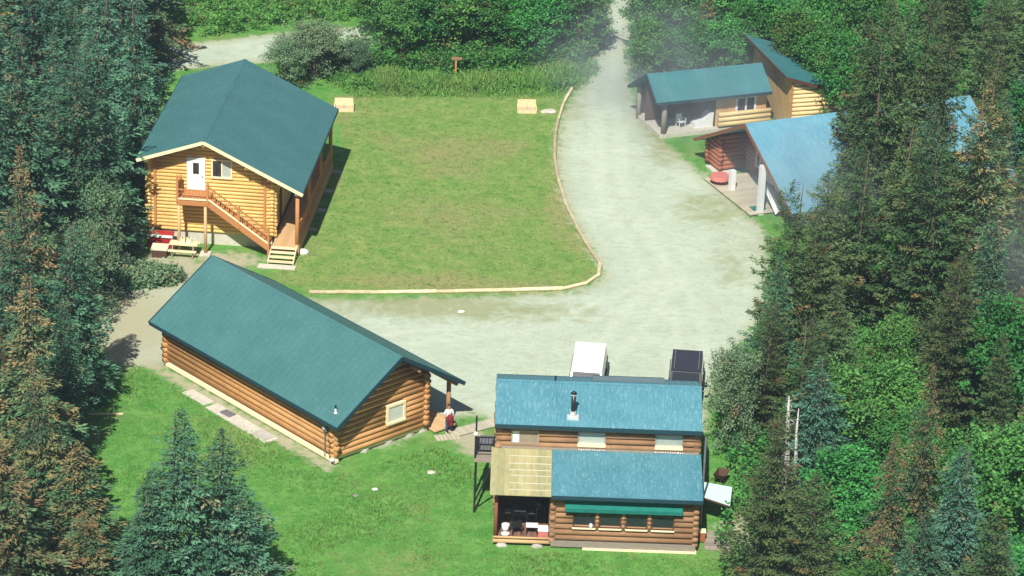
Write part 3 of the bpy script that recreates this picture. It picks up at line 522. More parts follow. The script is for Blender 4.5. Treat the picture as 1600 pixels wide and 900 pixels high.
 ('alder', 28.61, 248.39, 6.4, 2.56, 'nineteenth leafy green alder from the left, back woods, in the farthest row', 'trees at the top edge of the photo'),
 ('spruce', 29.15, 150.95, 7.4, 1.98, 'only dark blue-green spruce of the right woods level with the long cabin gable', 'conifers of the right-hand woods'),
 ('alder', 29.29, 172.71, 6.1, 2.58, 'first leafy green alder from the left, right woods, level with the bottom of the lawn', 'green broadleaf trees in the right-hand woods'),
 ('alder', 29.88, 159.28, 5.8, 2.1, 'only leafy green alder of the right woods level with the parked vehicles', 'green broadleaf trees in the right-hand woods'),
 ('pine', 29.88, 177.1, 9.2, 2.24, 'first olive pine from the left, right woods, level with the middle of the lawn', 'conifers of the right-hand woods'),
 ('rust', 30.1, 187.86, 6.5, 1.57, 'only rusty-coned spruce of the right woods level with the blue-roofed lodge', 'conifers of the right-hand woods'),
 ('pine', 30.15, 214.97, 8.5, 1.86, 'first olive pine from the left, right woods, a little behind the tower', 'conifers of the right-hand woods'),
 ('pine', 30.26, 221.16, 11.2, 2.65, 'second olive pine from the left, right woods, a little behind the tower', 'conifers of the right-hand woods'),
 ('pine', 30.38, 229.69, 9.0, 1.9, 'first olive pine from the left, right woods, well behind the tower', 'conifers of the right-hand woods'),
 ('alder', 30.42, 244.1, 4.8, 1.68, 'first leafy green alder from the left, right woods, in the farthest row', 'green broadleaf trees in the right-hand woods'),
 ('pine', 30.63, 198.78, 11.4, 2.69, 'first olive pine from the left, right woods, level with the shed-roofed tower', 'conifers of the right-hand woods'),
 ('spruce', 31.23, 192.6, 6.8, 1.84, 'first dark blue-green spruce from the left, right woods, level with the blue-roofed lodge', 'conifers of the right-hand woods'),
 ('rust', 31.27, 185.01, 7.1, 1.86, 'only rusty-coned spruce of the right woods level with the middle of the lawn', 'conifers of the right-hand woods'),
 ('alder', 31.3, 170.6, 6.2, 2.64, 'second leafy green alder from the left, right woods, level with the bottom of the lawn', 'green broadleaf trees in the right-hand woods'),
 ('alder', 31.79, 166.73, 5.8, 2.48, 'third leafy green alder from the left, right woods, level with the bottom of the lawn', 'green broadleaf trees in the right-hand woods'),
 ('pine', 31.83, 162.6, 11.4, 2.42, 'second olive pine from the left, right woods, level with the parked vehicles', 'conifers of the right-hand woods'),
 ('pine', 32.24, 224.73, 8.1, 1.84, 'second olive pine from the left, right woods, well behind the tower', 'conifers of the right-hand woods'),
 ('pine', 32.49, 240.6, 11.1, 2.72, 'first olive pine from the left, right woods, in the farthest row', 'conifers of the right-hand woods'),
 ('pine', 32.88, 180.38, 8.9, 1.89, 'second olive pine from the left, right woods, level with the middle of the lawn', 'conifers of the right-hand woods'),
 ('alder', 32.94, 196.85, 6.5, 2.5, 'first leafy green alder from the left, right woods, level with the blue-roofed lodge', 'green broadleaf trees in the right-hand woods'),
 ('pine', 33.0, 210.21, 9.9, 2.1, 'second olive pine from the left, right woods, level with the shed-roofed tower', 'conifers of the right-hand woods'),
 ('alder', 33.17, 217.36, 5.7, 2.45, 'first leafy green alder from the left, right woods, a little behind the tower', 'green broadleaf trees in the right-hand woods'),
 ('spruce', 33.87, 188.82, 7.4, 2.09, 'second dark blue-green spruce from the left, right woods, level with the blue-roofed lodge', 'conifers of the right-hand woods'),
 ('spruce', 33.94, 199.95, 8.3, 2.18, 'only dark blue-green spruce of the right woods level with the shed-roofed tower', 'conifers of the right-hand woods'),
 ('pine', 34.49, 206.07, 10.9, 2.54, 'third olive pine from the left, right woods, level with the shed-roofed tower', 'conifers of the right-hand woods'),
 ('pine', 34.79, 178.03, 9.7, 2.38, 'third olive pine from the left, right woods, level with the middle of the lawn', 'conifers of the right-hand woods'),
 ('pine', 35.06, 213.71, 11.5, 2.9, 'third olive pine from the left, right woods, a little behind the tower', 'conifers of the right-hand woods'),
 ('pine', 35.07, 248.44, 10.1, 2.21, 'second olive pine from the left, right woods, in the farthest row', 'conifers of the right-hand woods'),
 ('pine', 35.11, 192.28, 10.5, 2.15, 'second olive pine from the left, right woods, level with the blue-roofed lodge', 'conifers of the right-hand woods'),
 ('pine', 35.69, 235.39, 10.8, 2.57, 'third olive pine from the left, right woods, in the farthest row', 'conifers of the right-hand woods'),
 ('alder', 35.88, 182.0, 6.0, 2.27, 'second leafy green alder from the left, right woods, level with the middle of the lawn', 'green broadleaf trees in the right-hand woods'),
 ('alder', 35.89, 196.32, 6.4, 2.53, 'second leafy green alder from the left, right woods, level with the blue-roofed lodge', 'green broadleaf trees in the right-hand woods'),
 ('alder', 36.83, 217.4, 5.6, 2.07, 'second leafy green alder from the left, right woods, a little behind the tower', 'green broadleaf trees in the right-hand woods'),
 ('pine', 36.91, 210.24, 10.8, 2.43, 'fourth olive pine from the left, right woods, level with the shed-roofed tower', 'conifers of the right-hand woods'),
 ('alder', 37.16, 198.69, 4.5, 1.75, 'only leafy green alder of the right woods level with the shed-roofed tower', 'green broadleaf trees in the right-hand woods'),
 ('rust', 37.23, 203.03, 8.4, 2.08, 'only rusty-coned spruce of the right woods level with the shed-roofed tower', 'conifers of the right-hand woods'),
 ('alder', 37.26, 232.11, 4.5, 1.96, 'first leafy green alder from the left, right woods, well behind the tower', 'green broadleaf trees in the right-hand woods'),
 ('pine', 37.36, 239.16, 10.3, 2.42, 'fourth olive pine from the left, right woods, in the farthest row', 'conifers of the right-hand woods'),
 ('pine', 37.43, 251.91, 10.7, 2.65, 'fifth olive pine from the left, right woods, in the farthest row', 'conifers of the right-hand woods'),
 ('alder', 38.07, 221.73, 6.1, 2.13, 'third leafy green alder from the left, right woods, a little behind the tower', 'green broadleaf trees in the right-hand woods'),
 ('pine', 38.13, 206.32, 9.4, 2.14, 'fifth olive pine from the left, right woods, level with the shed-roofed tower', 'conifers of the right-hand woods'),
 ('pine', 38.82, 226.27, 9.9, 2.27, 'third olive pine from the left, right woods, well behind the tower', 'conifers of the right-hand woods'),
 ('spruce', 40.03, 246.81, 8.1, 2.32, 'only dark blue-green spruce of the right woods in the farthest row', 'conifers of the right-hand woods'),
 ('pine', 40.12, 211.66, 9.9, 2.49, 'sixth olive pine from the left, right woods, level with the shed-roofed tower', 'conifers of the right-hand woods'),
 ('alder', 41.26, 229.82, 5.6, 1.94, 'second leafy green alder from the left, right woods, well behind the tower', 'green broadleaf trees in the right-hand woods'),
 ('alder', 41.43, 220.46, 6.0, 2.44, 'fourth leafy green alder from the left, right woods, a little behind the tower', 'green broadleaf trees in the right-hand woods'),
 ('alder', 41.82, 250.61, 5.8, 2.54, 'second leafy green alder from the left, right woods, in the farthest row', 'green broadleaf trees in the right-hand woods'),
 ('alder', 42.19, 236.53, 6.1, 2.43, 'third leafy green alder from the left, right woods, in the farthest row', 'green broadleaf trees in the right-hand woods'),
 ('alder', 42.23, 224.99, 5.1, 1.92, 'third leafy green alder from the left, right woods, well behind the tower', 'green broadleaf trees in the right-hand woods'),
 ('alder', 42.64, 243.46, 5.5, 2.0, 'fourth leafy green alder from the left, right woods, in the farthest row', 'green broadleaf trees in the right-hand woods'),
]
DRIVE = [(6.7, 258.09), (6.1, 228.4), (5.77, 219.79), (5.03, 212.97), (3.72, 207.7), (2.76, 202.08), (2.56, 195.65), (3.02, 189.09), (4.09, 182.95), (5.04, 179.06), (5.33, 177.16), (4.81, 175.5), (2.65, 174.17), (-3.73, 172.94), (-8.94, 172.28), (-13.4, 171.87), (-15.73, 172.86), (-18.85, 173.97), (-21.91, 172.76), (-22.31, 169.97), (-22.41, 166.41), (-22.45, 162.55), (-20.64, 162.29), (-19.0, 162.6), (-17.47, 160.9), (-13.61, 157.19), (-9.17, 152.93), (-6.47, 153.15), (-4.35, 155.47), (-3.19, 156.89), (-1.83, 157.79), (0.29, 155.24), (3.72, 153.99), (10.22, 154.53), (11.24, 160.91), (12.83, 166.06), (14.77, 171.51), (15.39, 179.06), (15.54, 185.06), (13.97, 189.62), (11.54, 195.2), (9.79, 199.26), (8.38, 202.67), (7.62, 208.12), (7.63, 215.91), (8.24, 228.65), (9.62, 258.47)]
ROAD = [(-44.12, 206.62), (-31.7, 211.33), (-24.51, 214.78), (-17.13, 218.33), (-11.08, 220.68), (-5.38, 223.02), (5.84, 226.9), (5.79, 221.46), (-5.18, 216.92), (-10.78, 215.22), (-16.67, 212.58), (-22.71, 210.48), (-31.1, 207.13), (-43.35, 202.7)]
BORDER = [(3.59, 208.82), (3.1, 206.39), (2.67, 202.67), (2.47, 199.68), (2.48, 195.64), (2.73, 191.76), (3.22, 187.83), (3.9, 184.15), (4.63, 180.99), (5.26, 178.6), (5.13, 176.95), (4.36, 175.64), (3.03, 174.77), (-0.75, 174.14), (-4.5, 173.61), (-8.24, 173.18), (-11.83, 172.85)]
FRINGE = [(-12.92, 209.99), (-9.46, 211.66), (-4.98, 210.85), (-0.56, 212.37), (3.01, 214.07), (5.48, 213.28), (4.56, 210.33), (3.01, 207.63), (-0.48, 207.01), (-4.84, 206.54), (-10.91, 205.9), (-12.78, 207.83)]
LAWN = [(-12.65, 205.96), (3.45, 208.3), (2.67, 202.07), (2.56, 195.65), (3.02, 189.09), (4.09, 182.95), (5.04, 179.06), (5.13, 176.66), (2.65, 174.55), (-11.98, 172.83), (-14.14, 176.31), (-12.76, 178.37), (-11.13, 195.4)]
WOODR = [(11.17, 160.91), (12.83, 166.06), (14.77, 171.51), (15.39, 179.06), (17.08, 181.18), (20.46, 179.53), (23.14, 187.87), (28.51, 192.67), (32.9, 208.29), (22.91, 209.74), (20.61, 221.44), (17.04, 223.85), (16.17, 216.17), (8.81, 212.08), (8.08, 220.04), (9.13, 260.25), (50.26, 265.56), (28.87, 129.62), (10.41, 128.31), (11.66, 141.86), (10.75, 143.12), (11.73, 150.19)]
WOODL = [(-53.07, 252.22), (-33.67, 254.73), (-28.51, 221.53), (-24.11, 211.11), (-23.94, 192.97), (-22.02, 173.68), (-22.63, 168.15), (-23.04, 162.92), (-23.89, 156.32), (-23.11, 147.38), (-21.61, 131.8), (-20.76, 126.09), (-28.2, 125.56)]
WOODB = [(-16.9, 213.4), (-14.5, 213.6), (-9.0, 215.2), (-8.0, 219.5), (5.88, 229.86), (5.74, 217.05), (3.91, 213.51), (-0.56, 212.11), (-4.98, 210.85), (-9.42, 210.76), (-12.9, 209.73), (-16.51, 210.64)]
# ------------------------------------------------------------ ground, drive, road
def in_poly(P, poly):
    x, y = P[:, 0], P[:, 1]; c = np.zeros(len(P), bool); n = len(poly)
    for i in range(n):
        x0, y0 = poly[i]; x1, y1 = poly[i-1]
        k = ((y0 > y) != (y1 > y)) & (x < (x1-x0)*(y-y0)/((y1-y0) if abs(y1-y0) > 1e-9 else 1e-9)+x0); c ^= k
    return c
def sdist(P, poly):
    """signed distance, positive inside"""
    d = np.full(len(P), 1e9); n = len(poly)
    for i in range(n):
        a = np.array(poly[i]); b = np.array(poly[i-1]); ab = b-a; t = np.clip(((P-a)@ab)/max(ab@ab, 1e-9), 0, 1)
        d = np.minimum(d, np.linalg.norm(P-(a+t[:, None]*ab), axis=1))
    return np.where(in_poly(P, poly), d, -d)
def grid_mesh(name, xs, ys, z, attrs, mat, keep=None):
    X, Y = np.meshgrid(xs, ys); P = np.stack([X.ravel(), Y.ravel()], 1); nx = len(xs); ny = len(ys)
    Z = z(P) if callable(z) else np.full(len(P), z)
    idx = np.arange(nx*ny).reshape(ny, nx)
    F = np.stack([idx[:-1, :-1], idx[:-1, 1:], idx[1:, 1:], idx[1:, :-1]], -1).reshape(-1, 4)
    if keep is not None:
        kv = keep(P); F = F[kv[F].any(1)]
    me = bpy.data.meshes.new(name)
    used = np.unique(F); remap = -np.ones(len(P), int); remap[used] = np.arange(len(used)); F = remap[F]
    V = np.column_stack([P, Z])[used]
    me.vertices.add(len(V)); me.vertices.foreach_set('co', V.astype(np.float32).ravel())
    me.loops.add(F.size); me.loops.foreach_set('vertex_index', F.astype(np.int32).ravel())
    me.polygons.add(len(F)); me.polygons.foreach_set('loop_start', np.arange(0, F.size, 4, dtype=np.int32))
    me.polygons.foreach_set('loop_total', np.full(len(F), 4, np.int32)); me.update(calc_edges=True); me.validate()
    for k, fn in attrs.items():
        a = me.attributes.new(k, 'FLOAT', 'POINT'); a.data.foreach_set('value', fn(P)[used].astype(np.float32))
    me.materials.append(mat); o = bpy.data.objects.new(name, me); C.objects.link(o); return o
def grass_nodes(nt):
    """grass colour from region attributes; returns colour socket"""
    big = noi(nt, .16, 5, .6); mid = noi(nt, .9, 5, .65, dist=.5); fine = noi(nt, 9, 4, .7, stretch=(1, .6, 1)); blot = noi(nt, 2.6, 6, .7, dist=1.)
    lawn = mixc(nt, mp(nt, mid, .3, .7), (.120, .260, .050), (.290, .350, .105))
    lush = mixc(nt, mp(nt, mid, .3, .7), (.055, .225, .034), (.165, .350, .078))
    col = mixc(nt, attr(nt, 'lawn'), lush, lawn)
    dry = mth(nt, 'ADD', attr(nt, 'dry'), mp(nt, big, .35, .70, -.35, .75))
    col = mixc(nt, mp(nt, mth(nt, 'ADD', dry, mp(nt, blot, .3, .7, -.45, .45)), .25, 1.0, 0, .8), col, (.33, .28, .13))
    col = mixc(nt, mp(nt, blot, .51, .66, 0, .8), col, (.045, .140, .030))
    col = mixc(nt, mp(nt, fine, .5, .75, 0, .55), col, (.030, .085, .020))
    col = mixc(nt, mp(nt, fine, .3, .5, .35, 0), col, (.20, .30, .09))
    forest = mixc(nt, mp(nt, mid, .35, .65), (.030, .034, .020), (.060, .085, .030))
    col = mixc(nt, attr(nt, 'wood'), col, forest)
    return col, fine, mid
def dirt_nodes(nt):
    b = noi(nt, .35, 5, .6, dist=.6); m_ = noi(nt, 1.3, 7, .7, stretch=(1, 1.8, 1), dist=.7); g = noi(nt, 11, 5, .85); sp = noi(nt, 3.4, 6, .75)
    col = mixc(nt, mp(nt, b, .3, .7), (.42, .50, .385), (.50, .58, .455))
    col = mixc(nt, mp(nt, m_, .46, .70, 0, .7), col, (.37, .37, .25))
    col = mixc(nt, mp(nt, sp, .57, .66, 0, .65), col, (.26, .25, .16))
    col = mixc(nt, mp(nt, g, .50, .70, 0, .6), col, (.24, .25, .18))
    col = mixc(nt, mp(nt, g, .2, .45, .35, 0), col, (.72, .74, .60))
    return col, g
gm, nt, b = newmat('grass ground', .95, .1)
col, fi, mi = grass_nodes(nt)
dc, g_ = dirt_nodes(nt)
yard = attr(nt, 'yard')
yn = mth(nt, 'ADD', yard, mp(nt, noi(nt, 1.5, 6, .7), .3, .7, -.35, .35))
yc = mixc(nt, mp(nt, g_, .4, .7), (.34, .32, .21), (.47, .45, .31))
nt.links.new(mixc(nt, mp(nt, yn, .35, .75), col, yc), b.inputs['Base Color']); bump(nt, b, fi, .6, .06)
dm, nt, b = newmat('gravel', .95, .1)
col, fi, mi = grass_nodes(nt); dc, g_ = dirt_nodes(nt)
e = attr(nt, 'edge'); en = mth(nt, 'ADD', e, mp(nt, noi(nt, 1.1, 7, .75, dist=.6), .25, .75, -.85, .85))
dc = mixc(nt, mp(nt, e, .2, 1.6, .65, 0), dc, (.34, .33, .19))
brown = mth(nt, 'MULTIPLY', attr(nt, 'yard'), 1.)
dc = mixc(nt, mth(nt, 'MULTIPLY', brown, .75), dc, (.40, .38, .25))
dc = mixc(nt, mth(nt, 'MULTIPLY', attr(nt, 'track'), .20), dc, (.66, .70, .56))
grn = mp(nt, mth(nt, 'ADD', attr(nt, 'weedy'), mp(nt, noi(nt, .8, 6, .7, dist=.8), .25, .75, -.6, .6)), .3, 1.)
dc = mixc(nt, mth(nt, 'MULTIPLY', grn, .75), dc, (.27, .28, .13))
yn = mth(nt, 'ADD', attr(nt, 'yard'), mp(nt, noi(nt, 1.5, 6, .7), .3, .7, -.35, .35)); yc = mixc(nt, mp(nt, g_, .4, .7), (.34, .32, .21), (.47, .45, .31))
col = mixc(nt, mp(nt, yn, .35, .75), col, yc)
nt.links.new(mixc(nt, mp(nt, en, .05, .75), col, dc), b.inputs['Base Color']); bump(nt, b, g_, .6, .04)
def nz(P, s, seed=0.): return np.array([noise.noise(Vector((p[0]*s+seed, p[1]*s, seed))) for p in P])
def f_lawn(P): return np.clip(sdist(P, LAWN)/1.0+.5, 0, 1)
def blob(P, c, rx, ry): return np.clip(1.25-np.hypot((P[:, 0]-c[0])/rx, (P[:, 1]-c[1])/ry), 0, 1)
def f_dry(P):
    L = sdist(P, LAWN)
    d = np.where((L > 0), np.clip(1-L/1.3, 0, 1)*.55, 0)
    for c, rx, ry, k in (((-3.5, 186.5), 5, 4, .62), ((-6, 194), 5, 6, .42), ((-1, 197), 3, 3, .4), ((3.0, 189), 1.7, 9, 1.1), ((-4, 175), 9, 1.7, 1.0), ((3, 204), 1.2, 2, .6),
                         ((-4.3, 147), 1.4, 2.4, .7), ((-22, 155.5), 3.5, 3, .4), ((-21.8, 153.5), 1.6, 1.0, .7), ((-10, 176), 4, 3, .35), ((-14.5, 175.5), 3, 2, .5), ((2.2, 160), 1.5, 1.6, .4)):
        d = np.maximum(d, k*blob(P, c, rx, ry))
    return d
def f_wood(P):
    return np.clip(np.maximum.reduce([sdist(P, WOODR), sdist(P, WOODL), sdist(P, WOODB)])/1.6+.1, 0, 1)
def f_yard(P):
    y = np.zeros(len(P))
    for c, rx, ry, k in (((-21.0, 168), 3.4, 7, 1.3), ((-20.3, 175), 3.5, 4.5, 1.0), ((-17, 177.3), 3.5, 2.0, .8), ((-14, 156.5), 1.2, 5, .3), ((11.9, 144.6), 1.6, 3.0, 1.0), ((-1.9, 154.4), 1.2, 2.4, .9), ((-16, 160.5), .9, .9, .5)):
        y = np.maximum(y, k*blob(P, c, rx, ry))
    # worn strip along the long wall of the cabin
    seg = sdist(P, [(-9.2, 150.3), (-20.4, 162.4), (-19.9, 162.9), (-8.9, 151.0)])
    y = np.maximum(y, np.clip((seg+.75)/1.2, 0, .75))
    return y
def f_weedy(P):
    y = np.zeros(len(P))
    for c, rx, ry, k in (((-4, 171.6), 10.5, 2.4, 1.05), ((12.6, 188), 3.2, 4, .9), ((13.5, 180), 2.4, 6, .6), ((9.6, 199), 1.6, 6, .9), ((-10, 170.5), 4, 2, .6), ((4.0, 205), 1.2, 7, .5)):
        y = np.maximum(y, k*blob(P, c, rx, ry))
    return y
TRK = [[(8.0, 226), (7.0, 210), (6.2, 200), (6.4, 190), (8.0, 182), (8.6, 175), (6.5, 169), (4.6, 164)], [(6.2, 226), (6.0, 208), (5.6, 197), (6.2, 187), (9.0, 178), (10.5, 170), (9.8, 164)], [(9, 176), (4, 171), (-3, 168), (-10, 166), (-16, 167)]]
def f_track(P):
    o = np.zeros(len(P))
    for pl in TRK:
        d = np.full(len(P), 1e9)
        for a, b in zip(pl, pl[1:]):
            a = np.array(a, float); b = np.array(b, float); ab = b-a; t = np.clip(((P-a)@ab)/(ab@ab), 0, 1); d = np.minimum(d, np.linalg.norm(P-(a+t[:, None]*ab), axis=1))
        o = np.maximum(o, np.exp(-((d-.78)/.30)**2))
    return o
xs = np.concatenate([-np.geomspace(1500, 50, 14), np.arange(-48, 48.1, .42), np.geomspace(50, 1500, 14)])
ys = np.concatenate([[-400, -100, 40, 90, 110], np.arange(122, 262, .42), np.geomspace(264, 2500, 16)])
def gz(P):
    return -.004 - .0*P[:, 0]
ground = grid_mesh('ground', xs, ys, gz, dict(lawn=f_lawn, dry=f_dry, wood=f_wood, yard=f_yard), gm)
tag(ground, 'grass ground of the clearing with mown lawn and rough meadow', 'ground', kind='structure')
def strip(name, poly, step, z, label, cat):
    P_ = np.array(poly); x0, y0 = P_.min(0)-2; x1, y1 = P_.max(0)+2
    o = grid_mesh(name, np.arange(x0, x1, step), np.arange(y0, y1, step), z,
        dict(edge=lambda P: sdist(P, poly)+.45, lawn=f_lawn, dry=f_dry, wood=lambda P: f_wood(P)*0, yard=f_yard, weedy=f_weedy, track=f_track), dm,
        keep=lambda P: sdist(P, poly) > -2.2)
    return tag(o, label, cat, kind='structure')
strip('gravel_drive', DRIVE, .5, .004, 'pale gravel drive curving past the lawn to the parked vehicles', 'drive')
strip('gravel_road', ROAD, .8, .001, 'grey gravel road crossing behind the alders', 'road')
# stuff: grass blades
lm, nt, b = newmat('grass blades', .8, .15)
r_ = attr(nt, 'rnd'); c1 = mixc(nt, r_, (.055, .200, .032), (.20, .37, .080)); c1 = mixc(nt, mp(nt, noi(nt, .4, 4, .6), .4, .7), c1, (.15, .24, .06))
nt.links.new(c1, b.inputs['Base Color'])
MAT['blades'] = lm
def raw_mesh(name, V, F, mat, attrs=None, parent=None, smooth=False):
    me = bpy.data.meshes.new(name); k = F.shape[1]
    me.vertices.add(len(V)); me.vertices.foreach_set('co', np.asarray(V, np.float32).ravel())
    me.loops.add(F.size); me.loops.foreach_set('vertex_index', F.astype(np.int32).ravel())
    me.polygons.add(len(F)); me.polygons.foreach_set('loop_start', np.arange(0, F.size, k, dtype=np.int32))
    me.polygons.foreach_set('loop_total', np.full(len(F), k, np.int32)); me.update(calc_edges=True)
    for n_, a_ in (attrs or {}).items():
        a = me.attributes.new(n_, 'FLOAT', 'FACE'); a.data.foreach_set('value', np.asarray(a_, np.float32))
    me.materials.append(mat); o = bpy.data.objects.new(name, me); C.objects.link(o)
    if parent is not None: o.parent = parent
    return o
rg = np.random.default_rng(4)
def norm(a): return a/np.maximum(np.linalg.norm(a, axis=1, keepdims=True), 1e-9)
def leafquads(P, D, W, L, wid):
    """diamond quads: base P, direction D (unit), width dir W (unit)"""
    L = np.broadcast_to(L, (len(P),))[:, None]; wid = np.broadcast_to(wid, (len(P),))[:, None]
    V = np.stack([P, P+D*L*.45+W*wid*.5, P+D*L, P+D*L*.45-W*wid*.5], 1).reshape(-1, 3)
    return V, np.arange(len(V)).reshape(-1, 4)
def sample_poly(poly, n):
    P_ = np.array(poly); lo, hi = P_.min(0), P_.max(0); out = []
    while sum(map(len, out)) < n:
        q = rg.uniform(lo, hi, (n*2, 2)); out.append(q[in_poly(q, poly)])
    return np.concatenate(out)[:n]
def grass_stuff(name, P2, h, wid, label):
    n = len(P2); k = 4; P = np.repeat(np.column_stack([P2, np.zeros(n)]), k, 0); P[:, :2] += rg.normal(0, .07, (n*k, 2))
    D = norm(np.column_stack([rg.normal(0, .45, (n*k, 2)), np.ones(n*k)])); a = rg.uniform(0, 6.28, n*k)
    W = np.column_stack([np.cos(a), np.sin(a), 0*a]); hh = np.repeat(h, k)*rg.uniform(.6, 1.3, n*k)
    V, F = leafquads(P, D, W, hh, wid); o = raw_mesh(name, V, F, lm, dict(rnd=np.repeat(rg.random(n), k)*.7+rg.random(n*k)*.3))
    return tag(o, label, 'grass', kind='stuff')
mead = sample_poly([(-24, 128), (12, 128), (11.5, 149), (-1, 150), (-3.5, 153.5), (-8.9, 149.8), (-21, 162.6), (-23.5, 158)], 26000)
mead = mead[(sdist(mead, [(-.6, 142.3), (12.5, 142.3), (12.5, 152), (-.6, 152)]) < -.1)]
hh = .05+.18*np.clip(nz(mead, .22, 3.)*1.6+.35, 0, 1)
grass_stuff('meadow_grass', mead, hh, .045, 'rough meadow grass below the long cabin and round the lodge')
fr = sample_poly(FRINGE, 9000); fr = fr+rg.normal(0, .25, fr.shape); fd = np.clip(sdist(fr, FRINGE)/1.6+.15, .12, 1)*(.6+.8*np.clip(nz(fr, .5, 9.)+.5, 0, 1)); grass_stuff('tall_grass', fr, fd*(.35+.45*rg.random(len(fr))), .11, 'tall bright green grass along the far edge of the lawn')
lw = sample_poly(LAWN, 15000); grass_stuff('lawn_grass', lw, .035+.05*rg.random(len(lw)), .03, 'short mown lawn grass between the cabins and the drive')

# border logs round the lawn
bp = [Vector((x, y, .11)) for x, y in BORDER]
ordn = ['first', 'second', 'third', 'fourth', 'fifth', 'sixth', 'seventh', 'eighth', 'ninth', 'tenth', 'eleventh', 'twelfth', 'thirteenth', 'fourteenth', 'fifteenth', 'sixteenth']
for i in range(len(bp)-1):
    p, q = bp[i], bp[i+1]; d = (q-p).normalized(); mb = MB(); r = .135-.03*RNG.random(); k = 5
    off = [Vector((RNG.uniform(-.02, .02), RNG.uniform(-.02, .02), RNG.uniform(-.01, .01))) for _ in range(k)]
    org = p.copy(); org.z = 0
    k2 = .05 if i % 3 == 0 else .0
    mb.tube([p.lerp(q, t/(k-1))+off[t]-org+(d*(-.04+k2) if t == 0 else d*.02 if t == k-1 else Vector()) for t in range(k)], [r*(1-.03*t) for t in range(k)], 10)
    o = mb.build('border_log', 'lumber_log', None); o.location = org
    lab = ('pale border log at the drive\'s narrow end, ' if i < 5 else 'pale border log on the lawn\'s gravel curve, ' if i < 12 else 'pale border log along the lawn\'s near edge, ')
    tag(o, lab+ordn[i]+' from the far end', 'border log', 'pale logs edging the lawn')
# ------------------------------------------------------------ two-storey cabin (upper left)
A = thing('log_cabin', 'two-storey golden log cabin with outside stairs and a white upper door, beside the lawn', 'cabin', (-18.63, 178.643, 0), -.082)
HR, ST1, ST2 = 7.108, .345, .491
def limA(z): return (-(HR-.20-z)/ST1, (HR-.20-z)/ST2)
foundation = MB().box(-3.42, 3.98, 1.09, 13.7, -.05, .78).build('foundation', 'concrete', A)
wl = MB(); m = front(1.05); log_wall(wl, m, -3.48, 4.0, .78, 6.9, limA, .115, .26)
core(wl, m, [(-3.4, .78), (3.95, .78), (3.95, 4.9), (0, 6.85), (-3.4, 5.68)])
wl.build('wall', 'log_gold', A, True); wl = MB(); m = back(13.76); log_wall(wl, m, -3.48, 4.0, .78, 6.9, limA, .115, .26); core(wl, m, [(-3.4, .78), (3.95, .78), (3.95, 4.9), (0, 6.85), (-3.4, 5.68)])
wl.build('wall', 'log_gold', A, True); wl = MB(); m = left(-3.48); log_wall(wl, m, 1.05, 13.76, .78, 5.7, None, .115, .30, shift=.12); core(wl, m, [(1.1, .78), (13.7, .78), (13.7, 5.6), (1.1, 5.6)])
wl.build('wall', 'log_gold', A, True)
wr = MB(); m = right(4.0); log_wall(wr, m, 1.05, 13.76, .78, 4.95, None, .115, .30, ((3.0, 4.0, .8, 2.9),), shift=.12); core(wr, m, [(1.1, .78), (13.7, .78), (13.7, 4.9), (1.1, 4.9)])
wr.build('wall', 'log_gold', A, True)
tr = MB()
for x, zt in ((-3.12, 5.75), (3.55, 5.1)): tr.box(x-.07, x+.07, .84, .92, .78, zt)
tr.each('corner_trim', 'deck_orange', A)
pu = MB()
for x, z in ((0, 6.72), (-3.5, 5.55), (2.6, 5.48), (3.95, 4.86), (5.62, 4.03)):
    pu.cyl((x, .06, z), (x, 14.35, z), .14, .14, 12)
pu.each('purlin', 'log_end', A, True)
r1 = roof_slab(A, [(-4.037, 0, 5.715), (-4.037, 14.459, 5.715), (0, 14.459, HR), (0, 0, HR)], .12, 'roof_a', .42)
r2 = roof_slab(A, [(5.984, 0, 4.170), (5.984, 14.459, 4.170), (0.002, 14.459, HR-.001), (0.002, 0, HR-.001)], .12, 'roof_a', .42)
ridge_cap(r2, 'roof_a', (0, -.01, HR), (0, 14.47, HR), (-1, 0, -ST1), (1, 0, -ST2))
bb = MB()
for y in (-.03, 14.49):
    bb.beam((-4.05, y, 5.715-.15), (0, y, HR-.15), .045, .20, rnd=.7); bb.beam((5.99, y, 4.17-.15), (0, y, HR-.15), .045, .20, rnd=.4)
bb.each('barge_board', 'cream', A)
sf = MB(); sf.prism([(-3.9, .03, 5.60), (0, .03, HR-.14), (0, .03, HR-.17), (-3.9, .03, 5.57)], (0, 14.4, 0)); sf.prism([(5.9, .03, 4.06), (0, .03, HR-.14), (0, .03, HR-.17), (5.9, .03, 4.03)], (0, 14.4, 0))
sf.each('soffit', 'soffit', A)
m = front(1.05)
dr = MB(); pbox(dr, m, -1.08, -.15, .0, .15, 3.50, 5.52); d_ = dr.build('door', 'white', A)
fr_ = MB()
pbox(fr_, m, -1.17, -1.082, -.02, .17, 3.46, 5.60); pbox(fr_, m, -.148, -.06, -.02, .17, 3.46, 5.60); pbox(fr_, m, -1.17, -.06, -.02, .172, 5.522, 5.62)
fr_.build('door_frame', 'white', d_)
pn = MB(); pbox(pn, m, -.80, -.44, .12, .165, 4.58, 5.28); pn.build('pane', 'glass', d_)
pt = MB()
for q0, q1 in ((-.98, -.68), (-.56, -.26)): pbox(pt, m, q0, q1, .12, .158, 3.62, 4.32)
pt.build('door_panel', 'white', d_)
MB().ball(m(-.22, .19, 4.42), .035, 8, 6).build('handle', 'black', d_)
window(A, m, .30, 1.58, 4.38, 5.60, (.95,), 'cream', 'glass', .10, .17, panes=['glass', 'glass_pale'])
